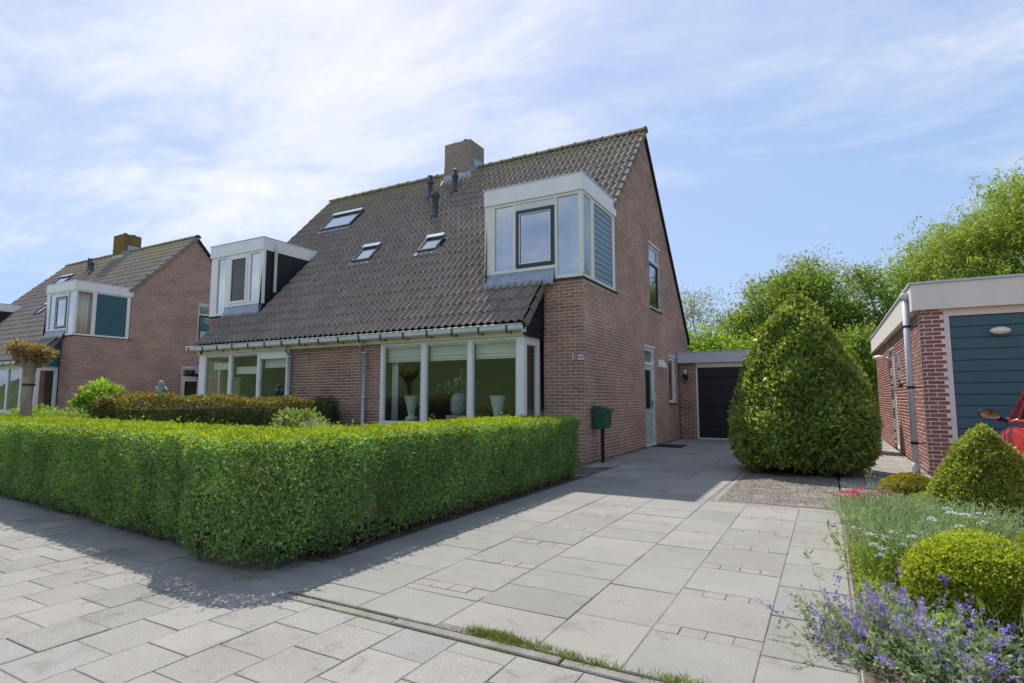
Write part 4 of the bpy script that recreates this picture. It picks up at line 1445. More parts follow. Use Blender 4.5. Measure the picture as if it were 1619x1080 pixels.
dpx = MB()
dpx.tube([(0.02, 0.62, 2.88), (-0.135, 0.62, 2.88), (-0.135, 0.62, 2.75)], 0.05, 10)
dpx.tube([(-0.06, 0.42, 2.86), (-0.06, 0.42, 0.0)], 0.05, 12)
dp = MB()
dp.lathe([(0.048, 0.0), (0.048, 2.83)], (-0.145, 0.30, 0), 14)
dp.lathe([(0.062, 2.80), (0.066, 2.92), (0.05, 2.93)], (-0.145, 0.30, 0), 14)
dpo = dp.build('downpipe', 'zinc', rg, True)
for z in (0.45, 1.35, 2.35):
    c = MB().lathe([(0.056, z), (0.056, z + 0.04)], (-0.145, 0.30, 0), 12)
    c.box(-0.10, 0.0, 0.29, 0.31, z + 0.01, z + 0.03)
    c.build('pipe_clip', 'dark_metal', dpo)
MB().lathe([(0.056, 0.0), (0.056, 0.16)], (-0.145, 0.30, 0), 14).build('pipe_shoe', 'zinc', dpo, True)
B('cable', 'cream', rg, (-0.012, -0.004, 0.05, 0.062, 0.05, 2.58))

# wall lantern on the own garage
wl = empty('wall_lantern', (-3.70, 17.45, 1.90), 'small black wall lantern with clear bulb glass beside the black garage door', 'wall lamp')
m1 = MB().box(-0.05, 0.05, -0.02, -0.0, -0.17, 0.0)
m1.tube([(0, -0.01, -0.12), (0, -0.10, -0.15), (0, -0.13, -0.06)], 0.015, 8)
m1.lathe([(0.02, -0.22), (0.045, -0.15), (0.075, -0.05), (0.08, -0.02)], (0, -0.13, 0), 12)
m1.build('bracket', 'dark_metal', wl)
MB().lathe([(0.075, -0.02), (0.095, 0.06), (0.085, 0.14), (0.04, 0.19), (0.01, 0.20)], (0, -0.13, 0), 14).build('globe', 'glass', wl, True)
MB().lathe([(0.01, -0.02), (0.035, 0.03), (0.03, 0.09), (0.008, 0.12)], (0, -0.13, 0), 10).build('bulb', 'opal', wl, True)

# post box on a post
pb = empty('letter_box', (-3.74, 10.27, 0), 'dark green letter box on a black post by the house corner', 'mailbox')
pm = MB()
pm.prism([(-0.13, 0.62), (0.10, 0.62), (0.13, 0.70), (0.14, 0.99), (-0.13, 1.01)], 'y', -0.15, 0.15)
pm.build('box', 'post_green', pb, bevel=0.015)
pl = MB().prism([(-0.145, 1.015), (0.165, 0.985), (0.165, 0.955), (0.155, 0.955), (0.15, 0.995), (-0.145, 1.03)], 'y', -0.16, 0.16)
pl.prism([(-0.14, 1.02), (0.16, 0.99), (0.02, 1.045), (-0.12, 1.05)], 'y', -0.155, 0.155)
pl.build('lid', 'post_green', pb, bevel=0.006)
MB().lathe([(0.015, 0), (0.015, 0.01)], (0, 0, 0), 8).build('lock', 'steel', pb).matrix_basis = Matrix.Translation((0.142, 0.05, 0.90)) @ Matrix.Rotation(PI / 2, 4, 'Y')
MB().box(-0.03, 0.03, -0.03, 0.03, 0.0, 0.62).build('post', 'dark_metal', pb, bevel=0.006)

dm = B('door_mat', 'mat_rubber', None, (-3.86, -3.18, 14.15, 14.85, 0.003, 0.022), bevel=0.004)
tag(dm, 'dark doormat lying on the slabs in front of the side door', 'doormat')

# ------------------------------------------------------------------ things seen in the bay window
HX, HY = HOUSE[0], HOUSE[1]
Z0 = 0.64


def vase(x, y, z, label, mat, prof):
    o = MB().lathe(prof, (0, 0, 0), 24).build('vase', mat, None, True)
    o.location = (x, y, z)
    md = o.modifiers.new('solid', 'SOLIDIFY')
    md.thickness = 0.006
    return tag(o, label, 'vase', 'vases behind the bay window')


sill = B('window_shelf', 'pale_wood', bay_r, (-4.30, -1.0, -0.53, -0.18, 0.60, 0.63))
goblet = [(0.02, 0.0), (0.10, 0.01), (0.075, 0.05), (0.05, 0.07), (0.13, 0.12), (0.135, 0.16), (0.07, 0.20), (0.075, 0.24), (0.11, 0.40), (0.155, 0.60), (0.16, 0.61)]
vase(-7.63, 9.47, 0.63, 'tall grey green goblet vase behind the left pane of the bay window', 'vase', goblet)
vase(-5.55, 9.47, 0.63, 'grey green goblet vase alone behind the right pane of the bay window', 'vase', goblet)
st = empty('stool', (-6.54, 9.58, 0), 'small pale wooden stool in the bay window carrying the leafy jar', 'stool')
MB().lathe([(0.24, 0.80), (0.25, 0.815), (0.25, 0.84), (0.24, 0.85)], (0, 0, 0), 20).build('seat', 'pale_wood', st)
for a in range(4):
    ca, sa = math.cos(a * PI / 2 + 0.5), math.sin(a * PI / 2 + 0.5)
    MB().tube([(ca * 0.17, sa * 0.17, 0.80), (ca * 0.21, sa * 0.21, 0.05)], [0.022, 0.016], 8).build('leg', 'pale_wood', st)
jar = empty('jar', (-6.52, 9.58, 0.85), 'round blue grey jar with leafy white flower twigs on the stool', 'vase', 'vases behind the bay window')
MB().lathe([(0.08, 0.0), (0.14, 0.03), (0.165, 0.12), (0.165, 0.30), (0.13, 0.40), (0.10, 0.42), (0.10, 0.44)], (0, 0, 0), 20).build('body', 'vase_dark', jar, True)
P0 = rng.normal(0, 0.03, (26, 3)) * np.array([1, 1, 0]) + np.array([0, 0, 0.42])
D = unit(rng.normal(size=(26, 3)) * np.array([0.75, 0.5, 0.2]) + np.array([0, 0, 0.8]))
tip = stems(P0, D, rng.uniform(0.2, 0.5, 26), 'twig', jar, 'twigs', 0.008)
PP = np.concatenate([P0 + (tip - P0) * f for f in (0.4, 0.6, 0.8, 1.0)] * 3) + rng.normal(0, 0.03, (26 * 12, 3))
leaves('leafage', PP, unit(rng.normal(size=(len(PP), 3))), 0.07, 0.035, 'leaf_grey', jar)
leaves('blossom', np.repeat(tip[:8], 10, 0) + rng.normal(0, 0.012, (80, 3)), unit(rng.normal(size=(80, 3))), 0.04, 0.03, 'petal_white', jar)
fl = empty('floor_lamp', (-8.17, 10.4, 0), 'floor lamp with pale drum shade at the left edge of the bay window', 'lamp')
MB().lathe([(0.16, 1.02), (0.13, 1.26)], (0, 0, 0), 20).build('lamp_shade', 'lamp_shade', fl, True)
MB().lathe([(0.02, 0.05), (0.02, 1.05)], (0, 0, 0), 10).build('pole', 'pale_wood', fl, True)
MB().lathe([(0.14, 0.05), (0.14, 0.07), (0.02, 0.08)], (0, 0, 0), 16).build('base', 'pale_wood', fl)
sf = empty('sofa', (-5.3, 11.2, 0), 'beige sofa back dimly seen behind the right pane of the bay window', 'sofa')
B('backrest', 'sofa', sf, (-0.8, 0.8, 0.0, 0.25, 0.05, 0.95), bevel=0.06)
B('seat', 'sofa', sf, (-0.8, 0.8, 0.25, 0.95, 0.05, 0.45), bevel=0.06)
for i, (a, b, t_) in enumerate(((-4.25, -3.25, 'left'), (-3.14, -2.13, 'middle'), (-2.03, -1.06, 'right'))):
    bl = MB()
    prof = [(0.0, 2.33), (0.0, 2.06), (0.018, 2.045), (0.0, 2.03), (0.004, 1.99), (0.024, 1.985), (0.006, 1.975), (0.006, 1.945), (-0.004, 1.945), (-0.006, 2.33)]
    bl.prism([(-0.50 - q[0], q[1]) for q in prof], 'x', a - 0.01, b + 0.01)
    o = bl.build('roman_blind', 'blind', None)
    o.location = HOUSE
    tag(o, 'pale pleated roman blind half raised in the %s pane of the bay window' % t_, 'blind', 'roman blinds in the bay window')
cu = curtain(None, 'curtain', -8.13, -7.95, 9.42, 0.66, 2.3, 0.03, 3)
tag(cu, 'pale curtain hanging at the left end of the bay window with the vases', 'curtain')
cu = curtain(None, 'curtain', 9.40, 9.72, -5.10, 0.66, 2.3, 0.025, 4, axis='y')
tag(cu, 'pale curtain hanging at the narrow side pane of the bay window', 'curtain')

# ------------------------------------------------------------------ ground, paving, kerb
gr = MB().box(-220, 220, -120, 260, -1.0, -0.045).build('ground', 'ground_grass', None)
tag(gr, kind='structure')


def chamfer_slab(name, lx, ly, h, c, mat):
    x, y = lx / 2, ly / 2
    vs = [(-x, -y, -h), (x, -y, -h), (x, y, -h), (-x, y, -h), (-x, -y, -c), (x, -y, -c), (x, y, -c), (-x, y, -c), (-x + c, -y + c, 0), (x - c, -y + c, 0), (x - c, y - c, 0), (-x + c, y - c, 0)]
    fs = [(8, 9, 10, 11)] + [(a + 4, (a + 1) % 4 + 4, (a + 1) % 4 + 8, a + 8) for a in range(4)] + [(a, (a + 1) % 4, (a + 1) % 4 + 4, a + 4) for a in range(4)]
    return vs, fs


def pave(parent, name, rects, mat, singles=300, tilt=0.0025, dz=0.0012, gap=0.005, c=0.003, rot=0.003, h=0.035):
    """rects: (x0, x1, y0, y1) — nearest ones become objects of their own, the rest one joined part"""
    rects = sorted(rects, key=lambda r: math.hypot((r[0] + r[1]) / 2, (r[2] + r[3]) / 2))
    V, Fj = [], []
    for i, (x0, x1, y0, y1) in enumerate(rects):
        lx, ly = round(x1 - x0 - gap, 3), round(y1 - y0 - gap, 3)
        M_ = Matrix.Translation(((x0 + x1) / 2, (y0 + y1) / 2, rng.normal(0, dz))) @ Matrix.Rotation(rng.normal(0, tilt), 4, 'X') @ Matrix.Rotation(rng.normal(0, tilt), 4, 'Y') @ Matrix.Rotation(rng.normal(0, rot), 4, 'Z')
        vs, fs = chamfer_slab(name, lx, ly, h, c, mat)
        if i < singles:
            key = (name, mat, lx, ly)
            if key not in _mesh_cache:
                _mesh_cache[key] = np_mesh_poly(name, vs, fs, mat)
            o = bpy.data.objects.new(name, _mesh_cache[key])
            o.matrix_basis = M_
            link(o, parent)
        else:
            b = len(V)
            V += [tuple(M_ @ Vector(q)) for q in vs]
            Fj += [tuple(k + b for k in f) for f in fs]
    if V:
        o = bpy.data.objects.new(name + 's_beyond', np_mesh_poly(name + 's_beyond', V, Fj, mat))
        link(o, parent)
        o['kind'] = 'stuff'


pv = MB().box(-40, 12, -1.9, 2.462, -0.04, -0.0045).build('pavement', 'joint_sand', None)
tag(pv, kind='structure')
pv2 = MB().box(-40, -3.12, 2.462, 3.2, -0.04, -0.005)
pv2.v = [(x, (y if y < 3 else 2.80 + 0.080 * (-3.45 - x)), z) for x, y, z in pv2.v]
pv2o = pv2.build('pavement_edge', 'joint_sand', None)
tag(pv2o, kind='structure')
rects = []
DX, DY = 0.334, 0.318
for i in range(-70, 24):
    x0 = -3.0 + i * DX
    off = 0.0 if i % 2 == 0 else DY / 2
    y = 2.455 if x0 > -3.3 else 2.455 + DY * max(1, math.ceil((0.42 + 0.08 * (-3.45 - x0)) / DY))
    j = 0
    while y > -1.8:
        y1 = y
        y0 = (1.705 + off + math.floor((y1 - 1.705 - off - 1e-3) / DY) * DY) if j == 0 else y1 - DY
        if y1 - y0 > 0.04:
            rects.append((x0, x0 + DX, y0, y1))
        y = y0
        j += 1
vis = [r for r in rects if (r[3] > 1.15 + 0.12 * (-3 - r[0]) and r[0] > -12 and r[0] < 1.0)]
far = [r for r in rects if r not in vis]
pave(pv, 'paving_slab', vis + far, 'slab', singles=300)

dv = MB().box(-3.95, 0.062, 2.56, 17.45, -0.04, -0.0045).build('driveway', 'joint_sand', None)
tag(dv, kind='structure')
slabs, pav = [], []


def column(x0, x1, ya, yb, ln, phase=0.0):
    y = ya + ((phase - ya) % ln) - ln
    while y < yb:
        a, b = max(y, ya), min(y + ln, yb)
        if b - a > 0.05:
            slabs.append((x0, x1, a, b))
        y += ln


def brick_col(x0, x1, ya, yb, per, phase, bl=0.112, nb=4):
    y = phase - math.ceil((phase - ya) / per) * per
    while y < yb:
        a, b = max(y, ya), min(y + per - bl, yb)
        if b - a > 0.05:
            slabs.append((x0, x1, a, b))
        b0, b1 = y + per - bl, min(y + per, yb)
        if b1 - b0 > 0.05 and b0 > ya:
            w = (x1 - x0) / nb
            for k in range(nb):
                pav.append((x0 + k * w, x0 + (k + 1) * w, b0, b1))
        y += per


YK, YG = 2.562, 17.44
column(-2.93, -2.44, YK, YG, 0.57, 2.80)
brick_col(-2.44, -1.88, 2.97, YG, 0.637, 3.17)
column(-2.44, -1.88, YK, 2.97, 0.41, 2.97)
column(-1.88, -1.30, YK, YG, 0.372, 2.98)
column(-1.30, -0.865, YK, 7.10, 0.57, 3.10)
brick_col(-0.865, -0.335, YK, 7.10, 0.637, 3.175)
column(-0.335, 0.058, YK, 7.10, 0.565, 3.02)
# beside the hedge and the gable
column(-3.30, -2.93, YK, 9.0, 0.47, 2.9)
column(-3.36, -2.93, 9.0, YG, 0.57, 9.0)
column(-3.80, -3.36, 9.6, YG, 0.57, 9.2)
column(-1.30, -0.80, 13.6, YG, 0.57, 13.7)
column(-0.80, -0.30, 13.6, YG, 0.57, 13.9)
pave(dv, 'driveway_slab', slabs, 'slab_drive', singles=240, tilt=0.003, dz=0.0014, gap=0.006, c=0.003, rot=0.002)
pave(dv, 'paver_brick', pav, 'paver_red', singles=180, tilt=0.003, dz=0.001, gap=0.005, c=0.002, rot=0.01)

kb = MB().box(-3.2, 3.6, 2.463, 2.56, -0.04, -0.02).build('kerb', 'joint_sand', None)
tag(kb, kind='structure')
kr = []
x = -3.1
while x < 3.4:
    kr.append((x, x + 0.98, 2.475, 2.545))
    x += 0.985
pave(kb, 'kerb_stone', kr, 'kerb_concrete', singles=20, tilt=0.003, dz=0.003, gap=0.006, c=0.006, rot=0.003)

# path right of the big bush and forecourt of the red car
pt = MB().box(0.08, 1.33, 7.3, 22.0, -0.04, -0.014).build('path', 'joint_sand', None)
tag(pt, kind='structure')
rects = []
for i in range(4):
    for j in range(48):
        o_ = 0.155 * (i % 2)
        rects.append((0.09 + i * 0.31, 0.09 + (i + 1) * 0.31, 7.3 + j * 0.31 - o_, 7.3 + (j + 1) * 0.31 - o_))
pave(pt, 'path_slab', rects, 'slab', singles=120)
fc = MB().box(1.33, 5.2, 2.56, 11.05, -0.04, -0.014).build('forecourt', 'joint_sand', None)
tag(fc, kind='structure')
rects = []
for i in range(12):
    for j in range(27):
        rects.append((1.34 + i * 0.31, 1.34 + (i + 1) * 0.31, 2.6 + j * 0.31 - 0.15 * (i % 2), 2.6 + (j + 1) * 0.31 - 0.15 * (i % 2)))
pave(fc, 'forecourt_slab', rects, 'slab', singles=0)

# soil: around the conical bush, in the flower bed, in the front garden


def soil(name, x0, x1, y0, y1, mat, z=0.0, amp=0.02, nx=60, ny=60):
    xs, ys = np.linspace(x0, x1, nx), np.linspace(y0, y1, ny)
    gx, gy = np.meshgrid(xs, ys)
    P = np.stack([gx.ravel(), gy.ravel(), np.zeros(nx * ny)], 1)
    h = fbm(P, 3.5, 3) * amp + fbm(P, 16, 5) * amp * 0.5 + rng.normal(0, amp * 0.22, len(P))
    edge = np.minimum.reduce([P[:, 0] - x0, x1 - P[:, 0], P[:, 1] - y0, y1 - P[:, 1]])
    P[:, 2] = z + h * np.clip(edge / 0.1, 0, 1)
    i = np.arange(nx * ny).reshape(ny, nx)
    F = np.stack([i[:-1, :-1].ravel(), i[:-1, 1:].ravel(), i[1:, 1:].ravel(), i[1:, :-1].ravel()], 1)
    o = np_obj(name, P, F, mat, None, True)
    return tag(o, kind='structure')


soil('bed_ground', -1.20, 0.03, 7.20, 13.6, 'soil', 0.0, 0.02, 90, 200)
soil('flower_bed', 0.075, 1.33, 2.60, 8.6, 'bed_soil', 0.005, 0.02, 80, 200)
soil('front_garden', -24, -3.3, 3.2, 9.9, 'bed_soil', 0.0, 0.02, 120, 60)
eg = MB().box(-1.27, 0.055, 7.105, 7.165, -0.04, -0.02).build('edging', 'joint_sand', None)
tag(eg, kind='structure')
er = [(-1.26 + k * 0.66, -1.26 + (k + 1) * 0.66, 7.11, 7.165) for k in range(2)]
pave(eg, 'edging_stone', er, 'slab_drive', 10, 0.004, 0.004, 0.006, 0.006)
er = [(-1.26, -1.205, 7.17 + k * 0.98, 7.17 + (k + 1) * 0.98) for k in range(6)]
pave(eg, 'edging_stone', er, 'slab_drive', 10, 0.004, 0.004, 0.006, 0.006)
er = [(0.062, 0.11, 2.60 + k * 0.75, 2.60 + (k + 1) * 0.75) for k in range(6)]
pave(eg, 'edging_stone', er, 'slab_drive', 10, 0.004, 0.004, 0.006, 0.006)

# dike, verge and road behind the camera (seen mirrored in the panes)
rd = MB().box(-160, 160, -9.0, -2.4, -0.045, -0.03).build('road', 'street_brick', None)
tag(rd, kind='structure')
nx, ny = 90, 26
xs = np.linspace(-110, 90, nx)
ys = np.linspace(-11, -46, ny)
gx, gy = np.meshgrid(xs, ys)
P = np.stack([gx.ravel(), gy.ravel(), np.zeros(nx * ny)], 1)
t_ = np.clip((-11 - P[:, 1]) / 17.0, 0, 1)
P[:, 2] = -0.05 + 6.4 * (t_ * t_ * (3 - 2 * t_)) + fbm(P, 0.5, 8) * 0.25 * t_
i = np.arange(nx * ny).reshape(ny, nx)
F = np.stack([i[:-1, :-1].ravel(), i[1:, :-1].ravel(), i[1:, 1:].ravel(), i[:-1, 1:].ravel()], 1)
dk = np_obj('dike', P, F, 'dike_grass', None, True)
tag(dk, kind='structure')

# ------------------------------------------------------------------ clipped hedges
HH = 0.90


def hedge_sdf(P):
    """outline of the L-shaped hedge in plan: signed distance, with rounded corners"""
    def box(q, cx_, cy_, hx, hy, r):
        dx = np.abs(q[:, 0] - cx_) - hx + r
        dy = np.abs(q[:, 1] - cy_) - hy + r
        return np.hypot(np.maximum(dx, 0), np.maximum(dy, 0)) + np.minimum(np.maximum(dx, dy), 0) - r
    a = box(P, -3.86, 5.42, 0.58, 2.83, 0.34)
    q = P.copy()
    q[:, 1] = P[:, 1] - (2.66 + 0.080 * (-3.45 - P[:, 0]))
    b = box(q, -15.28, 0.55, 12.0, 0.55, 0.34)
    return np.minimum(a, b)


def hedge_outline_points(n, xmin=-99):
    """random points near the side faces, in plan"""
    out = []
    tot = 0
    while tot < n:
        m = n * 12
        P = np.stack([rng.uniform(-22, -3.2, m), rng.uniform(2.4, 8.4, m)], 1)
        P = P[(P[:, 0] > xmin)]
        P = P[np.abs(P[:, 1] - 5.4) > 0] if xmin > -10 else P
        d = hedge_sdf(P)
        k = (d < 0.0) & (d > -0.065)
        P = P[k]
        out.append(P)
        tot += len(P)
    return np.concatenate(out)[:n]


def sdf_normal(P):
    e = 0.02
    gx_ = hedge_sdf(P + np.array([e, 0])) - hedge_sdf(P - np.array([e, 0]))
    gy_ = hedge_sdf(P + np.array([0, e])) - hedge_sdf(P - np.array([0, e]))
    return unit(np.stack([gx_, gy_, np.zeros(len(P))], 1))


hedge = empty('hedge', (-3.9, 3.4, 0), 'long clipped privet hedge turning the corner between pavement and driveway', 'hedge')
off = np.array([3.9, -3.4, 0])


def hedge_foliage():
    # side faces, dense near the camera, sparser far away
    sets = [(hedge_outline_points(125000, -9.5), 0.030), (hedge_outline_points(36000), 0.05)]
    for q, (P2, ln) in enumerate(sets):
        if q == 1:
            P2 = P2[P2[:, 0] < -9.3]
        keep = ~((P2[:, 1] > 3.6 - 0.08 * (P2[:, 0] + 3.45)) & (P2[:, 0] < -4.5))
        P2 = P2[keep]
        n = len(P2)
        N3 = sdf_normal(P2)
        z = rng.uniform(0.0, 1.0, n) ** 0.95 * (HH - 0.05) + 0.05
        wob = fbm(np.stack([P2[:, 0], P2[:, 1], z], 1), 2.2, 11) * 0.02 + fbm(np.stack([P2[:, 0], P2[:, 1], z], 1), 9, 12) * 0.014
        low = np.clip((0.20 - z) / 0.2, 0, 1) * (0.10 + 0.10 * np.maximum(0, fbm(np.stack([P2[:, 0], P2[:, 1], z * 0], 1), 3.0, 15)))
        topr = np.clip((z - (HH - 0.08)) / 0.08, 0, 1) ** 2 * 0.03
        P = np.stack([P2[:, 0], P2[:, 1], z], 1) + N3 * (wob - low - topr)[:, None]
        gap = fbm(P, 5.0, 33) + 0.5 * fbm(P, 14.0, 34)
        keep = (gap > -0.62) | (rng.uniform(size=n) < 0.32)
        P += rng.normal(0, 0.004, (n, 3))
        # a few straggling shoots at the foot
        P = P[keep]; N3 = N3[keep]
        leaves('foliage', P + off, N3, ln, ln * 0.52, 'leaf_privet', hedge, out=0.35, up=0.3)
    # top, with fresh growth
    m = 260000
    P2 = np.stack([rng.uniform(-22, -3.2, m), rng.uniform(2.4, 8.4, m)], 1)
    d = hedge_sdf(P2)
    k = (d < 0.0) & ((P2[:, 0] > -9) | (rng.uniform(size=m) < 0.5))
    P2, d = P2[k], d[k]
    n = len(P2)
    rnd_ = np.clip(1 - (-d) / 0.09, 0, 1) ** 2 * 0.07
    z = HH - rnd_ + fbm(np.stack([P2[:, 0], P2[:, 1], d * 0], 1), 1.6, 21) * 0.018 + fbm(np.stack([P2[:, 0], P2[:, 1], d * 0], 1), 9.0, 22) * 0.012 - rng.exponential(0.018, n)
    P = np.stack([P2[:, 0], P2[:, 1], z], 1)
    N3 = np.tile(np.array([0, 0, 1.0]), (n, 1))
    leaves('new_growth', P + off, N3, 0.038, 0.02, 'leaf_privet_new', hedge, out=0.7, up=0.1)
    # stray shoots standing out of the clipped faces
    n = 260
    Q2 = hedge_outline_points(1500, -9.5)[:n]
    M3 = sdf_normal(Q2)
    zz = np.where(rng.uniform(size=n) < 0.55, HH - 0.02, rng.uniform(0.1, HH, n))
    P0 = np.stack([Q2[:, 0], Q2[:, 1], zz], 1) + M3 * 0.01
    D = unit(M3 * 0.5 + rng.normal(size=(n, 3)) * 0.35 + np.array([0, 0, 0.7]))
    tp_ = stems(P0 + off, D, rng.uniform(0.03, 0.11, n), 'twig', hedge, 'shoots', 0.004)
    PP = np.concatenate([P0 + off + (tp_ - P0 - off) * f for f in (0.45, 0.7, 0.95, 1.0)])
    leaves('shoot_leaves', PP, np.tile(D, (4, 1)), 0.034, 0.016, 'leaf_privet_new', hedge, out=0.6, up=0.2)
    # woody inside
    core = MB()
    y0 = lambda x, e: 2.66 + 0.080 * (-3.45 - x) + e
    core.prism([(-22, y0(-22, 0.10)), (-3.85, y0(-3.85, 0.10)), (-3.66, y0(-3.66, 0.12)), (-3.47, 2.86), (-3.385, 3.05), (-3.385, 8.10), (-4.33, 8.14), (-4.33, y0(-4.33, 1.0)), (-22, y0(-22, 1.0))], 'z', 0.17, HH - 0.05)
    c = core.build('twigs', 'hedge_core', hedge)
    c.location = off
    # stems at the foot
    n = 2600
    P2 = hedge_outline_points(2700, -9.5)
    dd = hedge_sdf(P2)
    P2 = P2[:n]
    N3 = sdf_normal(P2)
    P0 = np.stack([P2[:, 0], P2[:, 1], np.where(np.arange(n) < 800, 0, rng.uniform(0, 0.6, n))], 1) - N3 * 0.10
    D = unit(rng.normal(size=(n, 3)) * 0.3 + np.array([0, 0, 1]) + N3 * 0.18)
    stems(P0 + off, D, 0.34, 'twig', hedge, 'branches', 0.010)


hedge_foliage()

# yew hedge between the two front gardens
yew = empty('hedge', (-9.5, 6.8, 0), 'dark yew hedge with orange brown tips running up to the house between the gardens', 'hedge')


def yew_foliage():
    n = 52000
    t_ = rng.uniform(0, 1, n)
    y = -2.15 + t_ * 4.2
    a = rng.uniform(-0.12 * PI, 1.12 * PI, n)
    h = 1.14 + 0.12 * (1 - t_) + 0.03 * np.sin(t_ * 19)
    endr = np.minimum(1, np.minimum(t_, 1 - t_) * 4.2 / 0.3)
    ex = 0.62
    c, s = np.cos(a), np.sin(a)
    sq = 1 / np.maximum(np.abs(c), np.abs(s)) ** 0.72
    w = 0.52 * (0.72 + 0.28 * np.sqrt(endr))
    P = np.stack([c * w * sq, y, np.maximum(0.02, h * 0.5 + s * h * 0.5 * sq * (0.9 + 0.1 * endr))], 1)
    Nn = unit(np.stack([c, np.zeros(n), s], 1))
    # end caps
    k = rng.uniform(size=n) < 0.22
    P[k, 1] = np.where(rng.uniform(size=k.sum()) < 0.5, -2.2, 2.05)
    sc = np.sqrt(rng.uniform(size=k.sum()))
    P[k, 0] *= sc
    P[k, 2] = h[k] * 0.5 + (P[k, 2] - h[k] * 0.5) * sc
    Nn[k] = np.stack([np.zeros(k.sum()), np.sign(P[k, 1]), np.zeros(k.sum())], 1)
    P += Nn * (fbm(P, 2.5, 41) * 0.06 + fbm(P, 9, 42) * 0.03 - rng.exponential(0.03, n))[:, None]
    tipp = (rng.uniform(size=n) < np.clip((P[:, 2] - 0.78) / 0.75, 0.02, 0.6) * np.where(P[:, 1] > 1.35, 0.25, 1.0))  # fewer orange tips at the house end: house shade put into the leaf mix
    leaves('foliage', P[~tipp], Nn[~tipp], 0.055, 0.014, 'leaf_yew', yew, out=0.6, up=0.3)
    leaves('young_tips', P[tipp], Nn[tipp], 0.055, 0.016, 'leaf_yew_tip', yew, out=0.6, up=0.5)
    MB().box(-0.36, 0.36, -2.0, 1.9, 0.05, 1.02).build('twigs', 'hedge_core', yew)


yew_foliage()

# ------------------------------------------------------------------ shaped bushes


def clipped(name, loc, prof, n, ln, wd, mat, label, cat='bush', ex=(1, 1), rough=0.03, depth=0.03, core=0.80, out=0.3, up=0.35, group=None, seed=1, ns=4.0, mat2=None, f2=0.0):
    e = empty(name, loc, label, cat, group)
    P, Nn = revolve_points(prof, n, (0, 0, 0), ex, rough, depth, seed, ns)
    if mat2:
        k = rng.uniform(size=n) < f2 * (0.4 + 0.6 * (P[:, 2] / prof[-1][0]))
        leaves('foliage', P[~k], Nn[~k], ln, wd, mat, e, out=out, up=up)
        leaves('young_leaves', P[k] + Nn[k] * 0.02, Nn[k], ln * 0.9, wd * 0.9, mat2, e, out=out, up=up + 0.2)
    else:
        leaves('foliage', P, Nn, ln, wd, mat, e, out=out, up=up)
    zz = [q[0] for q in prof]
    core *= 0.82
    m_ = MB().lathe([(max(0.01, r * core), zz[0] + (z - zz[0]) * core + 0.02) for z, r in prof], (0, 0, 0), 14)
    m_.v = [(v[0] * ex[0], v[1] * ex[1], v[2]) for v in m_.v]
    m_.build('twigs', 'hedge_core', e, True)
    return e


big = clipped('conical_bush', (-0.42, 10.70, 0), [(0.10, 0.78), (0.16, 0.98), (0.40, 1.10), (0.80, 1.12), (1.3, 0.99), (1.8, 0.77), (2.3, 0.50), (2.65, 0.30), (2.84, 0.16), (2.95, 0.04)], 42000, 0.088, 0.038, 'leaf_laurel',
              'tall cone of glossy laurel on bare earth beside the driveway', rough=0.13, depth=0.06, core=0.84, out=0.4, up=0.4, seed=5, ns=3.5, mat2='leaf_laurel_new', f2=0.22)
MB().tube([(0, 0, 0), (0.02, 0, 0.5)], [0.09, 0.07], 10).build('trunk', 'bark', big, True)
st_ = MB()
for k in range(14):
    a = k * 2.4
    st_.tube([(0.05 * math.cos(a), 0.05 * math.sin(a), 0.0), (0.3 * math.cos(a), 0.3 * math.sin(a), 0.25), (0.7 * math.cos(a), 0.7 * math.sin(a), 0.5)], [0.025, 0.02, 0.012], 6)
st_.build('branches', 'twig', big)
clipped('bush', (0.42, 15.6, 0), [(0.05, 0.30), (0.8, 0.42), (1.6, 0.36), (2.2, 0.2), (2.4, 0.04)], 9000, 0.07, 0.03, 'leaf_bright', 'narrow bright green bush half hidden behind the laurel cone', rough=0.05, seed=8)
clipped('box_ball', (0.625, 3.87, 0), [(0.02, 0.21), (0.08, 0.27), (0.20, 0.315), (0.31, 0.30), (0.41, 0.225), (0.47, 0.11), (0.485, 0.02)], 42000, 0.021, 0.011, 'leaf_box_gold', 'large golden green clipped box ball in front of the flower bed', ex=(1.0, 1.0), rough=0.02, depth=0.016, core=0.86, seed=2, mat2='leaf_box_pale', f2=0.1)
clipped('box_cone', (1.17, 6.5, 0), [(0.02, 0.47), (0.14, 0.49), (0.35, 0.41), (0.58, 0.295), (0.80, 0.165), (0.92, 0.08), (0.965, 0.02)], 30000, 0.032, 0.016, 'leaf_box_pale', 'pale green clipped box cone in front of the red car', rough=0.03, depth=0.025, core=0.84, seed=3, ns=6)
clipped('box_ball', (0.72, 7.55, 0), [(0.02, 0.20), (0.1, 0.27), (0.2, 0.29), (0.3, 0.24), (0.37, 0.12), (0.385, 0.02)], 15000, 0.022, 0.012, 'leaf_gold_dark', 'small olive gold clipped ball behind the pink flowers', rough=0.015, depth=0.014, core=0.86, seed=4)
clipped('box_ball', (0.80, 6.95, 0), [(0.02, 0.14), (0.12, 0.2), (0.22, 0.16), (0.27, 0.03)], 8000, 0.022, 0.012, 'leaf_box_gold', 'little yellow clipped mound just in front of the olive gold ball', rough=0.015, depth=0.014, core=0.86, seed=6)
clipped('box_ball', (1.32, 4.95, 0), [(0.02, 0.20), (0.14, 0.30), (0.28, 0.28), (0.38, 0.16), (0.42, 0.02)], 14000, 0.022, 0.012, 'leaf_box_gold', 'yellow green clipped ball half hidden behind the larger golden ball', rough=0.015, depth=0.014, core=0.86, seed=9)

# ------------------------------------------------------------------ flower bed


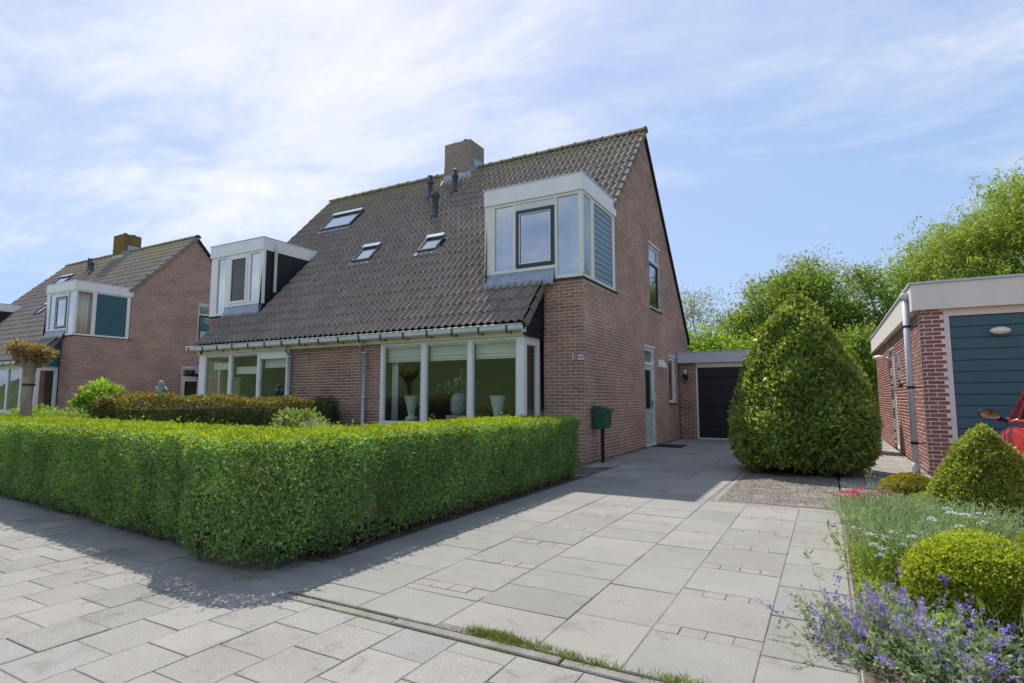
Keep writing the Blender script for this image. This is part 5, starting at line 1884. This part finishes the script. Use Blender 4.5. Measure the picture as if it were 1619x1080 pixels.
def lavender():
    e = empty('lavender', (0.40, 5.7, 0), 'grey green lavender clump spilling over the edge of the driveway', 'plant')
    for (cx_, cy_, n, hh, sp) in ((0.0, 0.0, 1500, 0.45, 0.9), (0.05, -0.75, 1200, 0.40, 0.85), (0.22, 0.45, 800, 0.38, 0.8), (0.50, -0.15, 900, 0.45, 0.8)):
        P0 = rng.normal(0, 0.11, (n, 3)) * np.array([1, 1.3, 0]) + np.array([cx_, cy_, 0.0])
        D = unit(np.clip(rng.normal(size=(n, 3)), -1.3, 1.3) * np.array([sp, sp, 0.25]) * 0.55 + np.array([-0.02, 0, 0.9]))
        tip = stems(P0, D, hh * rng.uniform(0.5, 1.1, n), 'leaf_grey', e, 'stems', 0.005, droop=0.12)
        f = rng.uniform(0.25, 1.0, (n, 9, 1))
        PP = (P0[:, None, :] + (tip - P0)[:, None, :] * f).reshape(-1, 3)
        DD = np.repeat(D, 9, 0)
        leaves('leafage', PP, DD, 0.045, 0.0075, 'leaf_grey', e, out=1.1, up=0.1)
    n = 55
    P0 = rng.normal(0, 0.1, (n, 3)) * np.array([1, 2, 0])
    D = unit(rng.normal(size=(n, 3)) * 0.45 + np.array([-0.15, 0, 0.9]))
    tip = stems(P0, D, rng.uniform(0.45, 0.66, n), 'leaf_grey', e, 'flower_stalks', 0.004, droop=0.05)
    PP = np.repeat(tip, 8, 0) - np.repeat(D, 8, 0) * rng.uniform(0, 0.05, (n * 8, 1)) + rng.normal(0, 0.004, (n * 8, 3))
    leaves('buds', PP, np.repeat(D, 8, 0), 0.014, 0.007, 'leaf_grey', e)


lavender()


def umbels(e, heads, r, mat, n=26, flat=0.35, ls=0.012):
    for h in heads:
        d = unit(rng.normal(size=(n, 3)))
        d[:, 2] = np.abs(d[:, 2])
        P = np.array(h) + d * np.array([r, r, r * flat]) * rng.uniform(0.6, 1, (n, 1))
        leaves('flower_head', P, d, ls, ls * 0.8, mat, e, out=0.8, up=0.4)


def candytuft(loc, n, sp, hh, label, seed):
    e = empty('candytuft', loc, label, 'flower', 'white flowering clumps')
    P0 = rng.normal(0, sp * 0.5, (n * 4, 3)) * np.array([1, 1, 0])
    D = unit(np.clip(rng.normal(size=(n * 4, 3)), -1.2, 1.2) * 0.33 + np.array([0.08, 0, 0.9]))
    tip = stems(P0, D, hh * rng.uniform(0.75, 1.12, n * 4), 'leaf_green', e, 'stems', 0.005)
    f = rng.uniform(0.15, 0.92, (n * 4, 12, 1))
    PP = (P0[:, None, :] + (tip - P0)[:, None, :] * f).reshape(-1, 3)
    leaves('leafage', PP, np.repeat(D, 12, 0), 0.05, 0.011, 'leaf_green', e, out=0.5, up=0.2)
    umbels(e, tip[:n], 0.029, 'petal_white')


candytuft((0.27, 4.60, 0), 22, 0.24, 0.32, 'low white flowered clump left of the large golden ball', 1)
candytuft((0.80, 4.95, 0), 9, 0.35, 0.44, 'white flowered clump just behind the large golden ball', 2)
candytuft((0.24, 6.2, 0), 9, 0.2, 0.32, 'white flowered clump in front of the pink flowers', 3)

pk = empty('dianthus', (0.30, 7.20, 0), 'small cushion of bright pink flowers at the end of the flower bed', 'flower')
n = 600
P0 = rng.normal(0, 0.12, (n, 3)) * np.array([1, 1, 0])
D = unit(rng.normal(size=(n, 3)) * 0.45 + np.array([0, 0, 0.9]))
tip = stems(P0, D, rng.uniform(0.08, 0.24, n), 'leaf_grey', pk, 'leafage', 0.006)
umbels(pk, tip[(tip[:, 2] > 0.15)][:70], 0.021, 'petal_pink', 14, 0.4, 0.017)

cm_ = empty('catmint', (0.27, 3.42, 0), 'purple flowering catmint sprawling over the paving in the front corner', 'flower')
n = 620
P0 = rng.normal(0, 0.13, (n, 3)) * np.array([1.25, 1.1, 0]) + np.array([0.04, -0.10, 0])
D = unit(rng.normal(size=(n, 3)) * np.array([0.62, 0.5, 0.25]) + np.array([-0.12, 0.0, 0.62]))
Ls = rng.uniform(0.16, 0.40, n)
tip = stems(P0, D, Ls, 'leaf_grey', cm_, 'stems', 0.004, droop=0.12, segs=4)
f = rng.uniform(0.1, 0.72, (n, 14, 1))
PP = (P0[:, None, :] + (tip - P0)[:, None, :] * f).reshape(-1, 3) + rng.normal(0, 0.008, (n * 14, 3))
leaves('leafage', PP, np.repeat(D, 14, 0), 0.026, 0.013, 'leaf_grey', cm_, out=0.3, up=0.2)
fl_ = rng.uniform(size=n) < 0.22
T_, D_, B_ = tip[fl_], D[fl_], P0[fl_]
f = 1 - 0.42 * rng.uniform(0, 1, (len(T_), 30, 1)) ** 1.2
PP = (B_[:, None, :] + (T_ - B_)[:, None, :] * f).reshape(-1, 3) + rng.normal(0, 0.006, (len(T_) * 30, 3))
leaves('flowers', PP, np.repeat(D_, 30, 0), 0.016, 0.011, 'petal_purple', cm_, out=0.3)

cb = empty('columbine', (0.52, 3.42, 0), 'dark violet columbine flowers standing beside the golden ball', 'flower')
n = 26
P0 = rng.normal(0, 0.07, (n, 3)) * np.array([1, 1, 0])
D = unit(rng.normal(size=(n, 3)) * 0.28 + np.array([0, 0, 0.9]))
tip = stems(P0, D, rng.uniform(0.2, 0.34, n), 'leaf_green', cb, 'stems', 0.004)
leaves('leafage', np.repeat(P0, 14, 0) + rng.normal(0, 0.05, (n * 14, 3)) + np.array([0, 0, 0.09]), unit(rng.normal(size=(n * 14, 3)) + np.array([0, 0, 0.6])), 0.055, 0.035, 'leaf_bright', cb)
for k in range(5):
    c = tip[k]
    d = unit(rng.normal(size=(16, 3)) + np.array([0, 0, -0.4]))
    leaves('flower', np.tile(c, (16, 1)) + d * 0.004, d, 0.024, 0.013, 'petal_violet', cb, out=1.6)

ll = empty('leek_plant', (0.92, 3.42, 0), 'blue green strap leaves at the lower right corner', 'plant')
n = 26
stems(rng.normal(0, 0.03, (n, 3)) * np.array([1, 1, 0]), unit(rng.normal(size=(n, 3)) * 0.4 + np.array([0, 0, 0.8])), rng.uniform(0.15, 0.3, n), 'leaf_grey', ll, 'leafage', 0.02, droop=0.2, segs=4)

# weeds: grass along the kerb and in the joints


def grass(name, pts, hh, n_per, label_kind='stuff', sp=0.02, mat='grass_blade'):
    pts = np.array(pts)
    P0 = np.repeat(pts, n_per, 0) + rng.normal(0, sp, (len(pts) * n_per, 3)) * np.array([1, 0.55, 0])
    P0[:, 2] = -0.012
    D = unit(rng.normal(size=(len(P0), 3)) * 0.55 + np.array([0, 0, 0.8]))
    e = stems_obj(name, P0, D, hh * rng.uniform(0.4, 1.2, len(P0)), mat)
    return tag(e, kind='stuff')


def stems_obj(name, P0, D, L_, mat):
    stems(P0, D, L_, mat, None, name, 0.004, droop=0.25, segs=3)
    return bpy.data.objects[name] if name in bpy.data.objects else COL.objects[-1]


pts = []
for k in range(420):
    x = rng.uniform(-3.0, 1.2)
    dens = 0.5 + 0.5 * math.sin(3.1 * x + 1) + 0.35 * math.sin(9 * x)
    if rng.uniform() < 0.12 + 0.5 * dens:
        pts.append((x, 2.565 + rng.normal(0, 0.012), 0))
for k in range(150):
    x = rng.uniform(-3.0, 0.6)
    if math.sin(2.3 * x) + math.sin(7 * x) > -0.2:
        pts.append((x, 2.467 + rng.normal(0, 0.006), 0))
grass('kerb_grass', pts, 0.022, 22)
tuft = [(-1.52 + rng.normal(0, 0.10), 2.60 + rng.normal(0, 0.022), 0) for _ in range(90)] + [(-1.12 + rng.normal(0, 0.12), 2.57 + rng.normal(0, 0.02), 0) for _ in range(50)] + [(-0.55 + rng.normal(0, 0.12), 2.58 + rng.normal(0, 0.02), 0) for _ in range(40)]
grass('grass_tufts', tuft, 0.05, 22)
pts = []
for (x, y) in ((-3.66, 2.05), (-3.66, 2.12), (-3.7, 2.02), (-4.34, 2.25), (-4.0, 2.28), (-3.33, 2.2), (-3.1, 2.32), (-4.4, 1.85), (-2.3, 2.3), (-2.33, 1.72), (-3.33, 1.41), (-1.66, 2.2), (-5.0, 2.35), (-5.7, 2.4), (-2.66, 2.02), (-4.9, 2.1), (-3.0, 2.1)):
    for k in range(7):
        pts.append((x + rng.normal(0, 0.035), y + rng.normal(0, 0.01), 0))
grass('joint_weeds', pts, 0.022, 22, sp=0.015)
pts = [(-3.45 + rng.normal(0, 0.07), 2.62 + rng.normal(0, 0.05), 0) for _ in range(40)] + [(1.26 + rng.normal(0, 0.02), rng.uniform(9, 15), 0) for _ in range(90)] + [(-3.88, rng.uniform(10, 17), 0) for _ in range(40)]
grass('foot_weeds', pts, 0.035, 16)
n = 2600
P = np.stack([rng.uniform(0.08, 1.3, n), rng.uniform(2.9, 8.4, n), rng.uniform(0.01, 0.035, n)], 1)
o = leaves('bed_litter', P, unit(rng.normal(size=(n, 3)) + np.array([0, 0, 0.5])), 0.03, 0.012, 'bud_brown', None)
tag(o, kind='stuff')
n = 900
P0 = np.stack([rng.uniform(0.10, 1.0, n), rng.uniform(2.95, 6.6, n), np.zeros(n)], 1)
stems(P0, unit(rng.normal(size=(n, 3)) * 0.6 + np.array([0, 0, 0.7])), rng.uniform(0.05, 0.22, n), 'bud_brown', None, 'dry_stalks', 0.003, droop=0.1)
tag(bpy.data.objects['dry_stalks'], kind='stuff')
n = 5200
P = np.stack([rng.uniform(0.10, 0.62, n), rng.uniform(3.2, 5.4, n), rng.uniform(0.0, 0.1, n) ** 1.2], 1)
o = leaves('bed_greenery', P, unit(rng.normal(size=(n, 3)) + np.array([0, 0, 0.9])), 0.035, 0.016, 'leaf_bright', None)
tag(o, kind='stuff')
# crumbs of earth and dry leaves on the bed
n = 1600
P = np.stack([rng.uniform(-1.18, 0.02, n), rng.uniform(7.2, 11.5, n), rng.uniform(0.0, 0.02, n)], 1)
o = leaves('litter', P, unit(rng.normal(size=(n, 3)) + np.array([0, 0, 0.4])), 0.02, 0.01, 'twig', None)
tag(o, kind='stuff')

# ------------------------------------------------------------------ plants in the front gardens
pol = empty('pollard_tree', (-11.48, 4.36, 0), 'pollarded tree with a stout trunk and knobbly cropped crown behind the hedge', 'tree')
MB().tube([(0, 0, 0), (0.0, 0, 0.8), (0.01, 0, 1.5), (0.0, 0.0, 1.78)], [0.105, 0.088, 0.084, 0.12], 14).build('trunk', 'bark', pol, True)
MB().lathe([(0.09, 1.395), (0.094, 1.40), (0.094, 1.425), (0.09, 1.43)], (0.009, 0, 0), 14).build('tie_band', 'dark_metal', pol)
bm_ = MB()
tips = []
for k in range(13):
    a = k * 2 * PI / 13 + random.uniform(-0.2, 0.2)
    rr = random.uniform(0.15, 0.29)
    p1 = Vector((0.1 * math.cos(a), 0.1 * math.sin(a), 1.72))
    p2 = Vector((rr * 0.6 * math.cos(a), rr * 0.6 * math.sin(a), 1.86 + random.uniform(-0.05, 0.08)))
    p3 = Vector((rr * math.cos(a), rr * math.sin(a), 1.98 + random.uniform(-0.1, 0.1)))
    bm_.tube([p1, p2, p3], [0.06, 0.045, 0.05], 8)
    tips += [p2, p3]
bm_.build('limbs', 'bark', pol, True)
tp = np.array([tuple(p) for p in tips])
PP = np.repeat(tp, 130, 0) + unit(rng.normal(size=(len(tp) * 130, 3))) * rng.uniform(0.03, 0.11, (len(tp) * 130, 1)) * np.array([1, 1, 0.75])
leaves('crown', PP, unit(PP - np.repeat(tp, 130, 0)), 0.06, 0.026, 'bud_brown', pol, out=1.0, up=0.4)


def loose_shrub(name, loc, rad, n, ln, wd, mat, label, cat='shrub', seed=1, shell=0.6, group=None, zc=None, stem=True):
    e = empty(name, loc, label, cat, group)
    P, d = blob_points((0, 0, zc if zc is not None else rad[2] * 0.95), rad, n, shell, seed)
    P[:, 2] = np.maximum(P[:, 2], 0.02)
    leaves('foliage', P, d, ln, wd, mat, e, out=0.6, up=0.35)
    if stem:
        m_ = MB()
        for k in range(7):
            a = k * 0.9
            m_.tube([(0, 0, 0), (rad[0] * 0.3 * math.cos(a), rad[1] * 0.3 * math.sin(a), rad[2] * 0.8), (rad[0] * 0.6 * math.cos(a), rad[1] * 0.6 * math.sin(a), rad[2] * 1.4)], [0.018, 0.014, 0.006], 6)
        m_.build('stems', 'twig', e)
    return e


loose_shrub('shrub', (-7.35, 6.35, 0), (0.48, 0.45, 0.52), 5200, 0.085, 0.04, 'leaf_variegated', 'pale variegated shrub in front of the yew hedge, glossy rounded leaves', seed=3)
loose_shrub('shrub', (-6.45, 5.9, 0), (0.34, 0.34, 0.45), 5200, 0.05, 0.012, 'leaf_grey', 'silvery grey low shrub beside the pale variegated one', seed=4)
loose_shrub('shrub', (-13.2, 6.3, 0), (0.50, 0.5, 0.50), 3800, 0.10, 0.05, 'leaf_bright', 'round bright lime green shrub against the left house wall', seed=5, zc=1.02)
loose_shrub('shrub', (-12.1, 6.0, 0), (0.45, 0.45, 0.56), 3800, 0.05, 0.025, 'leaf_box_gold', 'low clipped yellow green shrub at the left end of the yew hedge', seed=6)
for k, (x, y, r, h, mt, lb) in enumerate(((-12.9, 5.0, 0.75, 0.5, 'leaf_red', 'reddish tipped perennials left of the lime green shrub'), (-14.2, 5.6, 0.8, 0.5, 'leaf_variegated', 'loose perennials with pale leaves right of the pollarded trunk'), (-11.5, 5.0, 0.6, 0.5, 'leaf_variegated', 'cream flecked perennials beside the end of the yew hedge'), (-16.0, 6.2, 0.8, 0.5, 'leaf_bright', 'green perennials at the left behind the pollarded trunk'))):
    e = loose_shrub('perennials', (x, y, 0), (r, r * 0.7, h), 4200, 0.07, 0.022, 'leaf_bright', lb, 'plant', 20 + k, group='perennials in the left front garden')
    P, d = blob_points((0, 0, h * 1.1), (r, r * 0.7, h * 0.95), 900, 0.35, 30 + k)
    leaves('flowers', P[P[:, 2] > h * 0.5], d[P[:, 2] > h * 0.5], 0.06, 0.02, mt, e, out=0.5, up=0.6)

# small garden figure behind the yew hedge
fg = empty('garden_statue', (-13.45, 7.6, 0), 'small weathered garden figure on a post peeping over the yew hedge', 'statue')
MB().lathe([(0.10, 0), (0.07, 0.05), (0.06, 1.16), (0.10, 1.20), (0.10, 1.24)], (0, 0, 0), 12).build('pedestal', 'stone_grey', fg)
MB().lathe([(0.09, 1.24), (0.12, 1.32), (0.10, 1.40), (0.06, 1.44), (0.07, 1.48), (0.075, 1.53), (0.04, 1.58), (0.01, 1.60)], (0, 0, 0), 14).build('figure', 'stone_grey', fg, True)
m_ = MB()
for s_ in (1, -1):
    m_.tube([(0.08 * s_, 0, 1.38), (0.15 * s_, 0.02, 1.43), (0.19 * s_, 0.05, 1.36)], [0.03, 0.035, 0.012], 8)
m_.build('wings', 'stone_grey', fg, True)

# ------------------------------------------------------------------ trees behind


def tree(name, loc, trunk_h, r0, clumps, n_leaf, ln, wd, mat, label, seed=1, limb_len=2.6, depth=3, bark='bark_grey', out=0.4, group='trees behind the garages', spread=0.32):
    random.seed(seed)
    e = empty(name, loc, label, 'tree', group)
    m_ = MB()
    m_.tube([(0, 0, 0), (0.05, 0, trunk_h * 0.5), (0, 0.05, trunk_h)], [r0, r0 * 0.8, r0 * 0.65], 10)
    for (c, rad) in clumps:
        c = Vector(c)
        p = Vector((0, 0, trunk_h * random.uniform(0.7, 1.0)))
        mid = (p + c) / 2 + Vector((random.gauss(0, 0.2), random.gauss(0, 0.2), 0.2))
        m_.tube([p, mid, c], [r0 * 0.45, r0 * 0.3, r0 * 0.12], 6)
        for _ in range(9):
            q = c + Vector((random.uniform(-0.65, 0.65) * rad[0], random.uniform(-0.65, 0.65) * rad[1], random.uniform(-0.3, 0.75) * rad[2]))
            m_.tube([mid.lerp(c, random.uniform(0.3, 1)), q], [r0 * 0.12, r0 * 0.03], 4, False)
    m_.build('trunk', bark, e, True)
    w = np.array([c[1][0] * c[1][2] for c in clumps])
    PP, DD = [], []
    for k, ((c, rad), q) in enumerate(zip(clumps, w / w.sum())):
        # leaf sprays gathered in tufts
        nt_ = max(12, int(q * n_leaf / 38))
        T, d = blob_points(c, rad, nt_, 0.75, seed * 10 + k)
        PP.append(np.repeat(T, 38, 0) + rng.normal(0, spread, (nt_ * 38, 3)) * np.array([1, 1, 0.6]))
        DD.append(np.repeat(d, 38, 0))
    PP, DD = np.concatenate(PP), np.concatenate(DD)
    leaves('crown', PP, DD, ln, wd, mat, e, out=out, up=0.1)
    return e


def willow(loc, label, seed=3):
    random.seed(seed)
    e = empty('willow_tree', loc, label, 'tree', 'trees behind the garages')
    m_ = MB()
    m_.tube([(0, 0, 0), (0.1, 0, 2.2), (0.0, 0.1, 4.2)], [0.5, 0.42, 0.34], 12)
    heads = []
    for k in range(40):
        a = random.uniform(0, 2 * PI)
        r = 5.2 * random.uniform(0.02, 1) ** 0.6
        z = 10.0 - 0.17 * r * r + random.uniform(-1.3, 0.5)
        c = Vector((r * math.cos(a), r * math.sin(a), z))
        m_.tube([(0, 0.1, 4.0), (c.x * 0.5, c.y * 0.5, 4.0 + (z - 4.0) * 0.65), c], [0.2, 0.12, 0.04], 6)
        heads.append(c)
    m_.build('trunk', 'bark_grey', e, True)
    nst = 6500
    H = np.array([tuple(heads[k]) for k in rng.integers(0, len(heads), nst)])
    S = H + rng.normal(0, 0.75, (nst, 3)) * np.array([1, 1, 0.55])
    rad = S[:, :2] - H[:, :2] * 0.35
    rad = rad / np.maximum(np.linalg.norm(rad, axis=1, keepdims=True), 0.2)
    Ls = rng.uniform(0.6, 2.6, nst)
    m = 26
    f = rng.uniform(0, 1, (nst, m))
    P = np.repeat(S, m, 0).reshape(nst, m, 3).copy()
    P[:, :, 0] += rad[:, 0:1] * (np.sqrt(f) * 0.55) + 0.1 * np.sin(3 * f + S[:, 2:3])
    P[:, :, 1] += rad[:, 1:2] * (np.sqrt(f) * 0.55)
    P[:, :, 2] += 0.22 * np.sin(PI * np.minimum(f * 2.5, 1)) - f * f * Ls[:, None]
    P = P.reshape(-1, 3) + rng.normal(0, 0.05, (nst * m, 3))
    D = np.tile(np.array([0.15, 0, -0.8]), (len(P), 1))
    leaves('crown', P, D, 0.17, 0.042, 'leaf_willow', e, out=0.9)
    return e


willow((8.6, 31.5, 0), 'big light green willow with hanging strands behind the teal-doored garage', 3)
tree('broadleaf_tree', (-1.3, 30, 0), 2.5, 0.22, [((0, 0, 5.4), (2.2, 2, 1.6)), ((-1.8, 0.4, 4.3), (1.6, 1.6, 1.4)), ((1.9, 0, 4.2), (1.6, 1.5, 1.5)), ((0.3, -0.6, 3.6), (2.4, 1.5, 1.4)), ((0.6, 0.3, 6.6), (1.2, 1.1, 0.8))], 36000, 0.17, 0.085, 'leaf_green', 'mid green rounded tree directly behind the laurel cone', 4)
tree('silver_tree', (-6.0, 33, 0), 3.0, 0.16, [((-0.6, 0, 6.2), (1.6, 1.4, 1.3)), ((1.4, 0, 5.2), (1.5, 1.3, 1.1)), ((-1.9, 0, 4.9), (1.4, 1.2, 1.1)), ((0.3, 0, 4.2), (2.0, 1.3, 0.9))], 7500, 0.15, 0.06, 'leaf_pale', 'thin silvery tree with bare grey branches beside the gable', 5, spread=0.4)
tree('ash_tree', (1.9, 29, 0), 3.6, 0.15, [((-0.2, 0, 6.2), (0.8, 0.8, 0.9)), ((0.9, 0, 5.2), (0.9, 0.8, 0.8)), ((-0.7, 0.2, 4.9), (0.7, 0.8, 0.8)), ((0.5, 0, 4.0), (1.2, 0.9, 0.9)), ((1.5, 0, 6.1), (0.7, 0.7, 0.6))], 6500, 0.16, 0.065, 'leaf_green', 'sparse tall tree with dark limbs between laurel cone and willow', 6, bark='bark', spread=0.3)
tree('pale_topped_tree', (-1.2, 37, 0), 4.5, 0.2, [((0.5, 0, 8.4), (2.0, 1.6, 1.2)), ((-1.5, 0, 7.3), (1.8, 1.5, 1.1)), ((2.6, 0, 7.2), (1.4, 1.4, 1.1))], 7000, 0.17, 0.06, 'leaf_pale', 'pale airy tree top rising behind the mid green tree', 7, spread=0.4)
tree('broadleaf_tree', (-4.6, 26, 0), 1.2, 0.12, [((0, 0, 2.8), (1.5, 1.2, 1.2)), ((1.5, 0, 2.6), (1.2, 1.1, 1.0)), ((-1.4, 0, 2.9), (1.2, 1.1, 1.1))], 17000, 0.16, 0.085, 'leaf_bright', 'bright green bushy tree above the flat roof of the black-doored garage', 8)
tree('broadleaf_tree', (3.6, 27.5, 0), 1.6, 0.16, [((0, 0, 3.4), (1.6, 1.4, 1.4)), ((1.4, 0, 2.9), (1.2, 1.1, 1.1)), ((-1.5, 0, 2.3), (1.5, 1.2, 1.1))], 18000, 0.16, 0.075, 'leaf_bright', 'leafy green tree at the far end of the red brick garage', 9)
tree('broadleaf_tree', (0.6, 24.5, 0), 0.8, 0.12, [((0, 0, 1.7), (1.3, 1.0, 1.3)), ((0.4, 0, 2.9), (0.9, 0.8, 0.9)), ((-1.6, 0, 2.0), (1.2, 1.0, 1.2))], 18000, 0.13, 0.06, 'leaf_green', 'low dark green tree closing the passage between the garages', 10)
# far wood filling the skyline gaps low down
P, d = blob_points((4, 60, 1.5), (34, 4, 3.4), 26000, 0.8, 77)
far_ = leaves('distant_trees', P, d, 0.5, 0.3, 'leaf_green', None, out=0.4)
tag(far_, kind='stuff')

# ------------------------------------------------------------------ red car
car = empty('car', (2.70, 8.05, 0), 'bright red hatchback parked nose-in before the teal garage door', 'car')


def car_build():
    st = [(-2.0, 0.36, 0.60, 0.86, 0.70), (-1.85, 0.26, 0.60, 0.93, 0.80), (-1.2, 0.22, 0.60, 0.965, 0.865), (-0.4, 0.20, 0.60, 0.95, 0.88), (0.4, 0.20, 0.60, 0.925, 0.88), (0.9, 0.21, 0.60, 0.905, 0.875), (1.3, 0.22, 0.58, 0.86, 0.86), (1.75, 0.24, 0.54, 0.75, 0.80), (1.95, 0.28, 0.50, 0.66, 0.70), (2.05, 0.36, 0.48, 0.58, 0.55)]
    V, ring = [], 13
    for (y, zb, zm, zt, w) in st:
        half = [(0.0, zb), (w * 0.82, zb), (w * 0.97, zb + 0.10), (w, zm), (w * 0.985, zm + (zt - zm) * 0.55), (w * 0.93, zt - 0.015), (w * 0.5, zt + 0.03)]
        loop = half + [(-a, b) for a, b in half[::-1]][:-1]
        V += [(a, y, b) for a, b in loop]
    V = np.array(V)
    F = []
    for i in range(len(st) - 1):
        for k in range(ring):
            F.append((i * ring + k, (i + 1) * ring + k, (i + 1) * ring + (k + 1) % ring, i * ring + (k + 1) % ring))
    fs = [tuple(f) for f in F] + [tuple(range(ring)), tuple(range((len(st) - 1) * ring, len(st) * ring))[::-1]]
    o = bpy.data.objects.new('body', np_mesh_poly('body', V.tolist(), fs, 'red_paint', True))
    link(o, car)
    md = o.modifiers.new('sub', 'SUBSURF')
    md.levels = md.render_levels = 2
    # greenhouse: red shell with window glass set in
    base = [(-1.9, 0.93, 0.74), (-1.2, 0.955, 0.82), (-0.35, 0.945, 0.83), (0.45, 0.925, 0.82), (1.12, 0.885, 0.78)]
    roof_ = [(-1.55, 1.38, 0.64), (-1.1, 1.455, 0.70), (-0.35, 1.475, 0.72), (0.15, 1.45, 0.71), (0.42, 1.405, 0.68)]
    m_ = MB()
    for s_ in (1, -1):
        for i in range(4):
            (y0, z0, w0), (y1, z1, w1) = base[i], base[i + 1]
            (ya, za, wa), (yb, zb_, wb) = roof_[i], roof_[i + 1]
            q = [Vector((s_ * w0, y0, z0)), Vector((s_ * w1, y1, z1)), Vector((s_ * wb, yb, zb_)), Vector((s_ * wa, ya, za))]
            c = sum(q, Vector()) / 4
            inn = [c + (p - c) * 0.0 for p in q]
            for j in range(4):
                kx = 0.10 if i in (1, 2) else 0.13
                inn[j] = q[j].lerp(c, kx)
            gl = [p + Vector((s_ * -0.006, 0, 0)) for p in inn]
            for j in range(4):
                m_.add([q[j], q[(j + 1) % 4], inn[(j + 1) % 4], inn[j]], [(0, 1, 2, 3)])
            g = MB().add(gl, [(0, 1, 2, 3)])
            g.build('side_window', 'glass_car', car)
            if i == 3 or i == 2:
                t2 = MB().tube([inn[0].lerp(inn[1], -0.02) + Vector((s_ * 0.004, 0, 0)), inn[1].lerp(inn[0], -0.02) + Vector((s_ * 0.004, 0, 0))], 0.010, 6)
                t2.build('window_trim', 'black_plastic', car)
    rv = [(-w, y, z) for (y, z, w) in roof_] + [(0, y, z + 0.035) for (y, z, w) in roof_] + [(w, y, z) for (y, z, w) in roof_]
    m_.add(rv, [(j * 5 + i, j * 5 + i + 1, (j + 1) * 5 + i + 1, (j + 1) * 5 + i) for j in (0, 1) for i in range(4)])
    sh = m_.build('roof', 'red_paint', car, True)
    sh.modifiers.new('solid', 'SOLIDIFY').thickness = 0.02
    B_ = base[4]; R_ = roof_[4]
    MB().add([(-0.70, 1.14, 0.90), (0.70, 1.14, 0.90), (0.63, 0.46, 1.39), (-0.63, 0.46, 1.39)], [(0, 1, 2, 3)]).build('windscreen', 'glass_car', car)
    MB().add([(-0.66, -1.92, 0.95), (0.66, -1.92, 0.95), (0.60, -1.60, 1.36), (-0.60, -1.60, 1.36)], [(0, 1, 2, 3)]).build('rear_window', 'glass_car', car)
    # inside
    B('seats', 'black_plastic', car, (-0.62, -0.12, -0.55, -0.40, 0.5, 1.15), (0.12, 0.62, -0.55, -0.40, 0.5, 1.15), (-0.62, -0.12, -0.40, 0.1, 0.45, 0.6), (0.12, 0.62, -0.40, 0.1, 0.45, 0.6), (-0.70, 0.70, 0.62, 0.95, 0.6, 0.90), bevel=0.04)
    for s_ in (1, -1):
        for y in (1.28, -1.22):
            w = MB()
            prof = [(0.21, -0.10), (0.30, -0.105), (0.315, -0.08), (0.315, 0.08), (0.30, 0.105), (0.21, 0.10)]
            mm_ = MB().lathe(prof, (0, 0, 0), 28)
            w.add([(s_ * 0.79 + v[2] * s_, y + v[0], 0.315 + v[1]) for v in mm_.v], mm_.f)
            wo_ = w.build('wheel', 'tyre', car, True)
            rm = MB().lathe([(0.215, 0.06), (0.20, 0.075), (0.06, 0.06), (0.05, 0.08), (0.02, 0.085)], (0, 0, 0), 28)
            MB().add([(s_ * 0.79 + v[2] * s_, y + v[0], 0.315 + v[1]) for v in rm.v], rm.f).build('rim', 'alloy', wo_, True)
        # mirror
        mm_ = MB()
        ringp = []
        for (yy, sc_) in ((-0.06, 0.94), (-0.03, 1.0), (0.03, 0.92), (0.10, 0.5)):
            for k in range(14):
                a = 2 * PI * k / 14
                ca, sa = math.cos(a), math.sin(a)
                px = 0.105 * sc_ * math.copysign(abs(ca) ** 0.7, ca)
                pz = 0.066 * sc_ * math.copysign(abs(sa) ** 0.7, sa)
                ringp.append((s_ * (1.02 + px), 0.80 + yy, 1.0 + pz + 0.012 * px / 0.1))
        fs_ = [(i * 14 + k, i * 14 + (k + 1) % 14, (i + 1) * 14 + (k + 1) % 14, (i + 1) * 14 + k) for i in range(3) for k in range(14)] + [tuple(range(42, 56))]
        mm_.add(ringp, fs_)
        mm_.tube([(s_ * 0.84, 0.83, 0.93), (s_ * 0.94, 0.82, 0.955)], [0.035, 0.03], 8)
        mo = mm_.build('door_mirror', 'black_plastic', car, True)
        MB().add([(p[0] * 0.96 + s_ * 0.04, 0.738, 1.0 + (p[2] - 1.0) * 0.86) for p in ringp[:14]], [tuple(range(14))]).build('mirror_glass', 'mirror', mo)
        # door handle, lock, seams
        hd = MB()
        hd.tube([(s_ * 0.872, -0.30, 0.845), (s_ * 0.895, -0.26, 0.85), (s_ * 0.895, -0.14, 0.852), (s_ * 0.872, -0.10, 0.85)], 0.013, 8)
        hd.build('door_handle', 'red_paint', car, True)
        sm = MB()
        for yy in (0.86, -0.42):
            sm.tube([(s_ * 0.862, yy, 0.30), (s_ * 0.884, yy, 0.60), (s_ * 0.868, yy + 0.01, 0.80), (s_ * 0.828, yy + 0.01, 0.90)], 0.004, 5)
        sm.build('door_seam', 'black_plastic', car)
        hl = MB()
        hl.lathe([(0.0, 0.06), (0.08, 0.04), (0.11, 0.0)], (0, 0, 0), 16)
        MB().add([(s_ * 0.60 + v[0] * 1.2, 1.90 + v[2], 0.63 + v[1] * 0.7) for v in hl.v], hl.f).build('headlight', 'glass', car, True)
        MB().box(s_ * 0.60, s_ * 0.80, -1.99, -1.86, 0.70, 0.90).build('tail_light', 'red_lens', car, bevel=0.03)
    B('bumper', 'black_plastic', car, (-0.6, 0.6, 1.97, 2.06, 0.28, 0.42), bevel=0.02)
    B('number_plate_holder', 'plate_white', car, (-0.26, 0.26, -2.02, -2.0, 0.52, 0.63))


car_build()
bpy.context.view_layer.update()
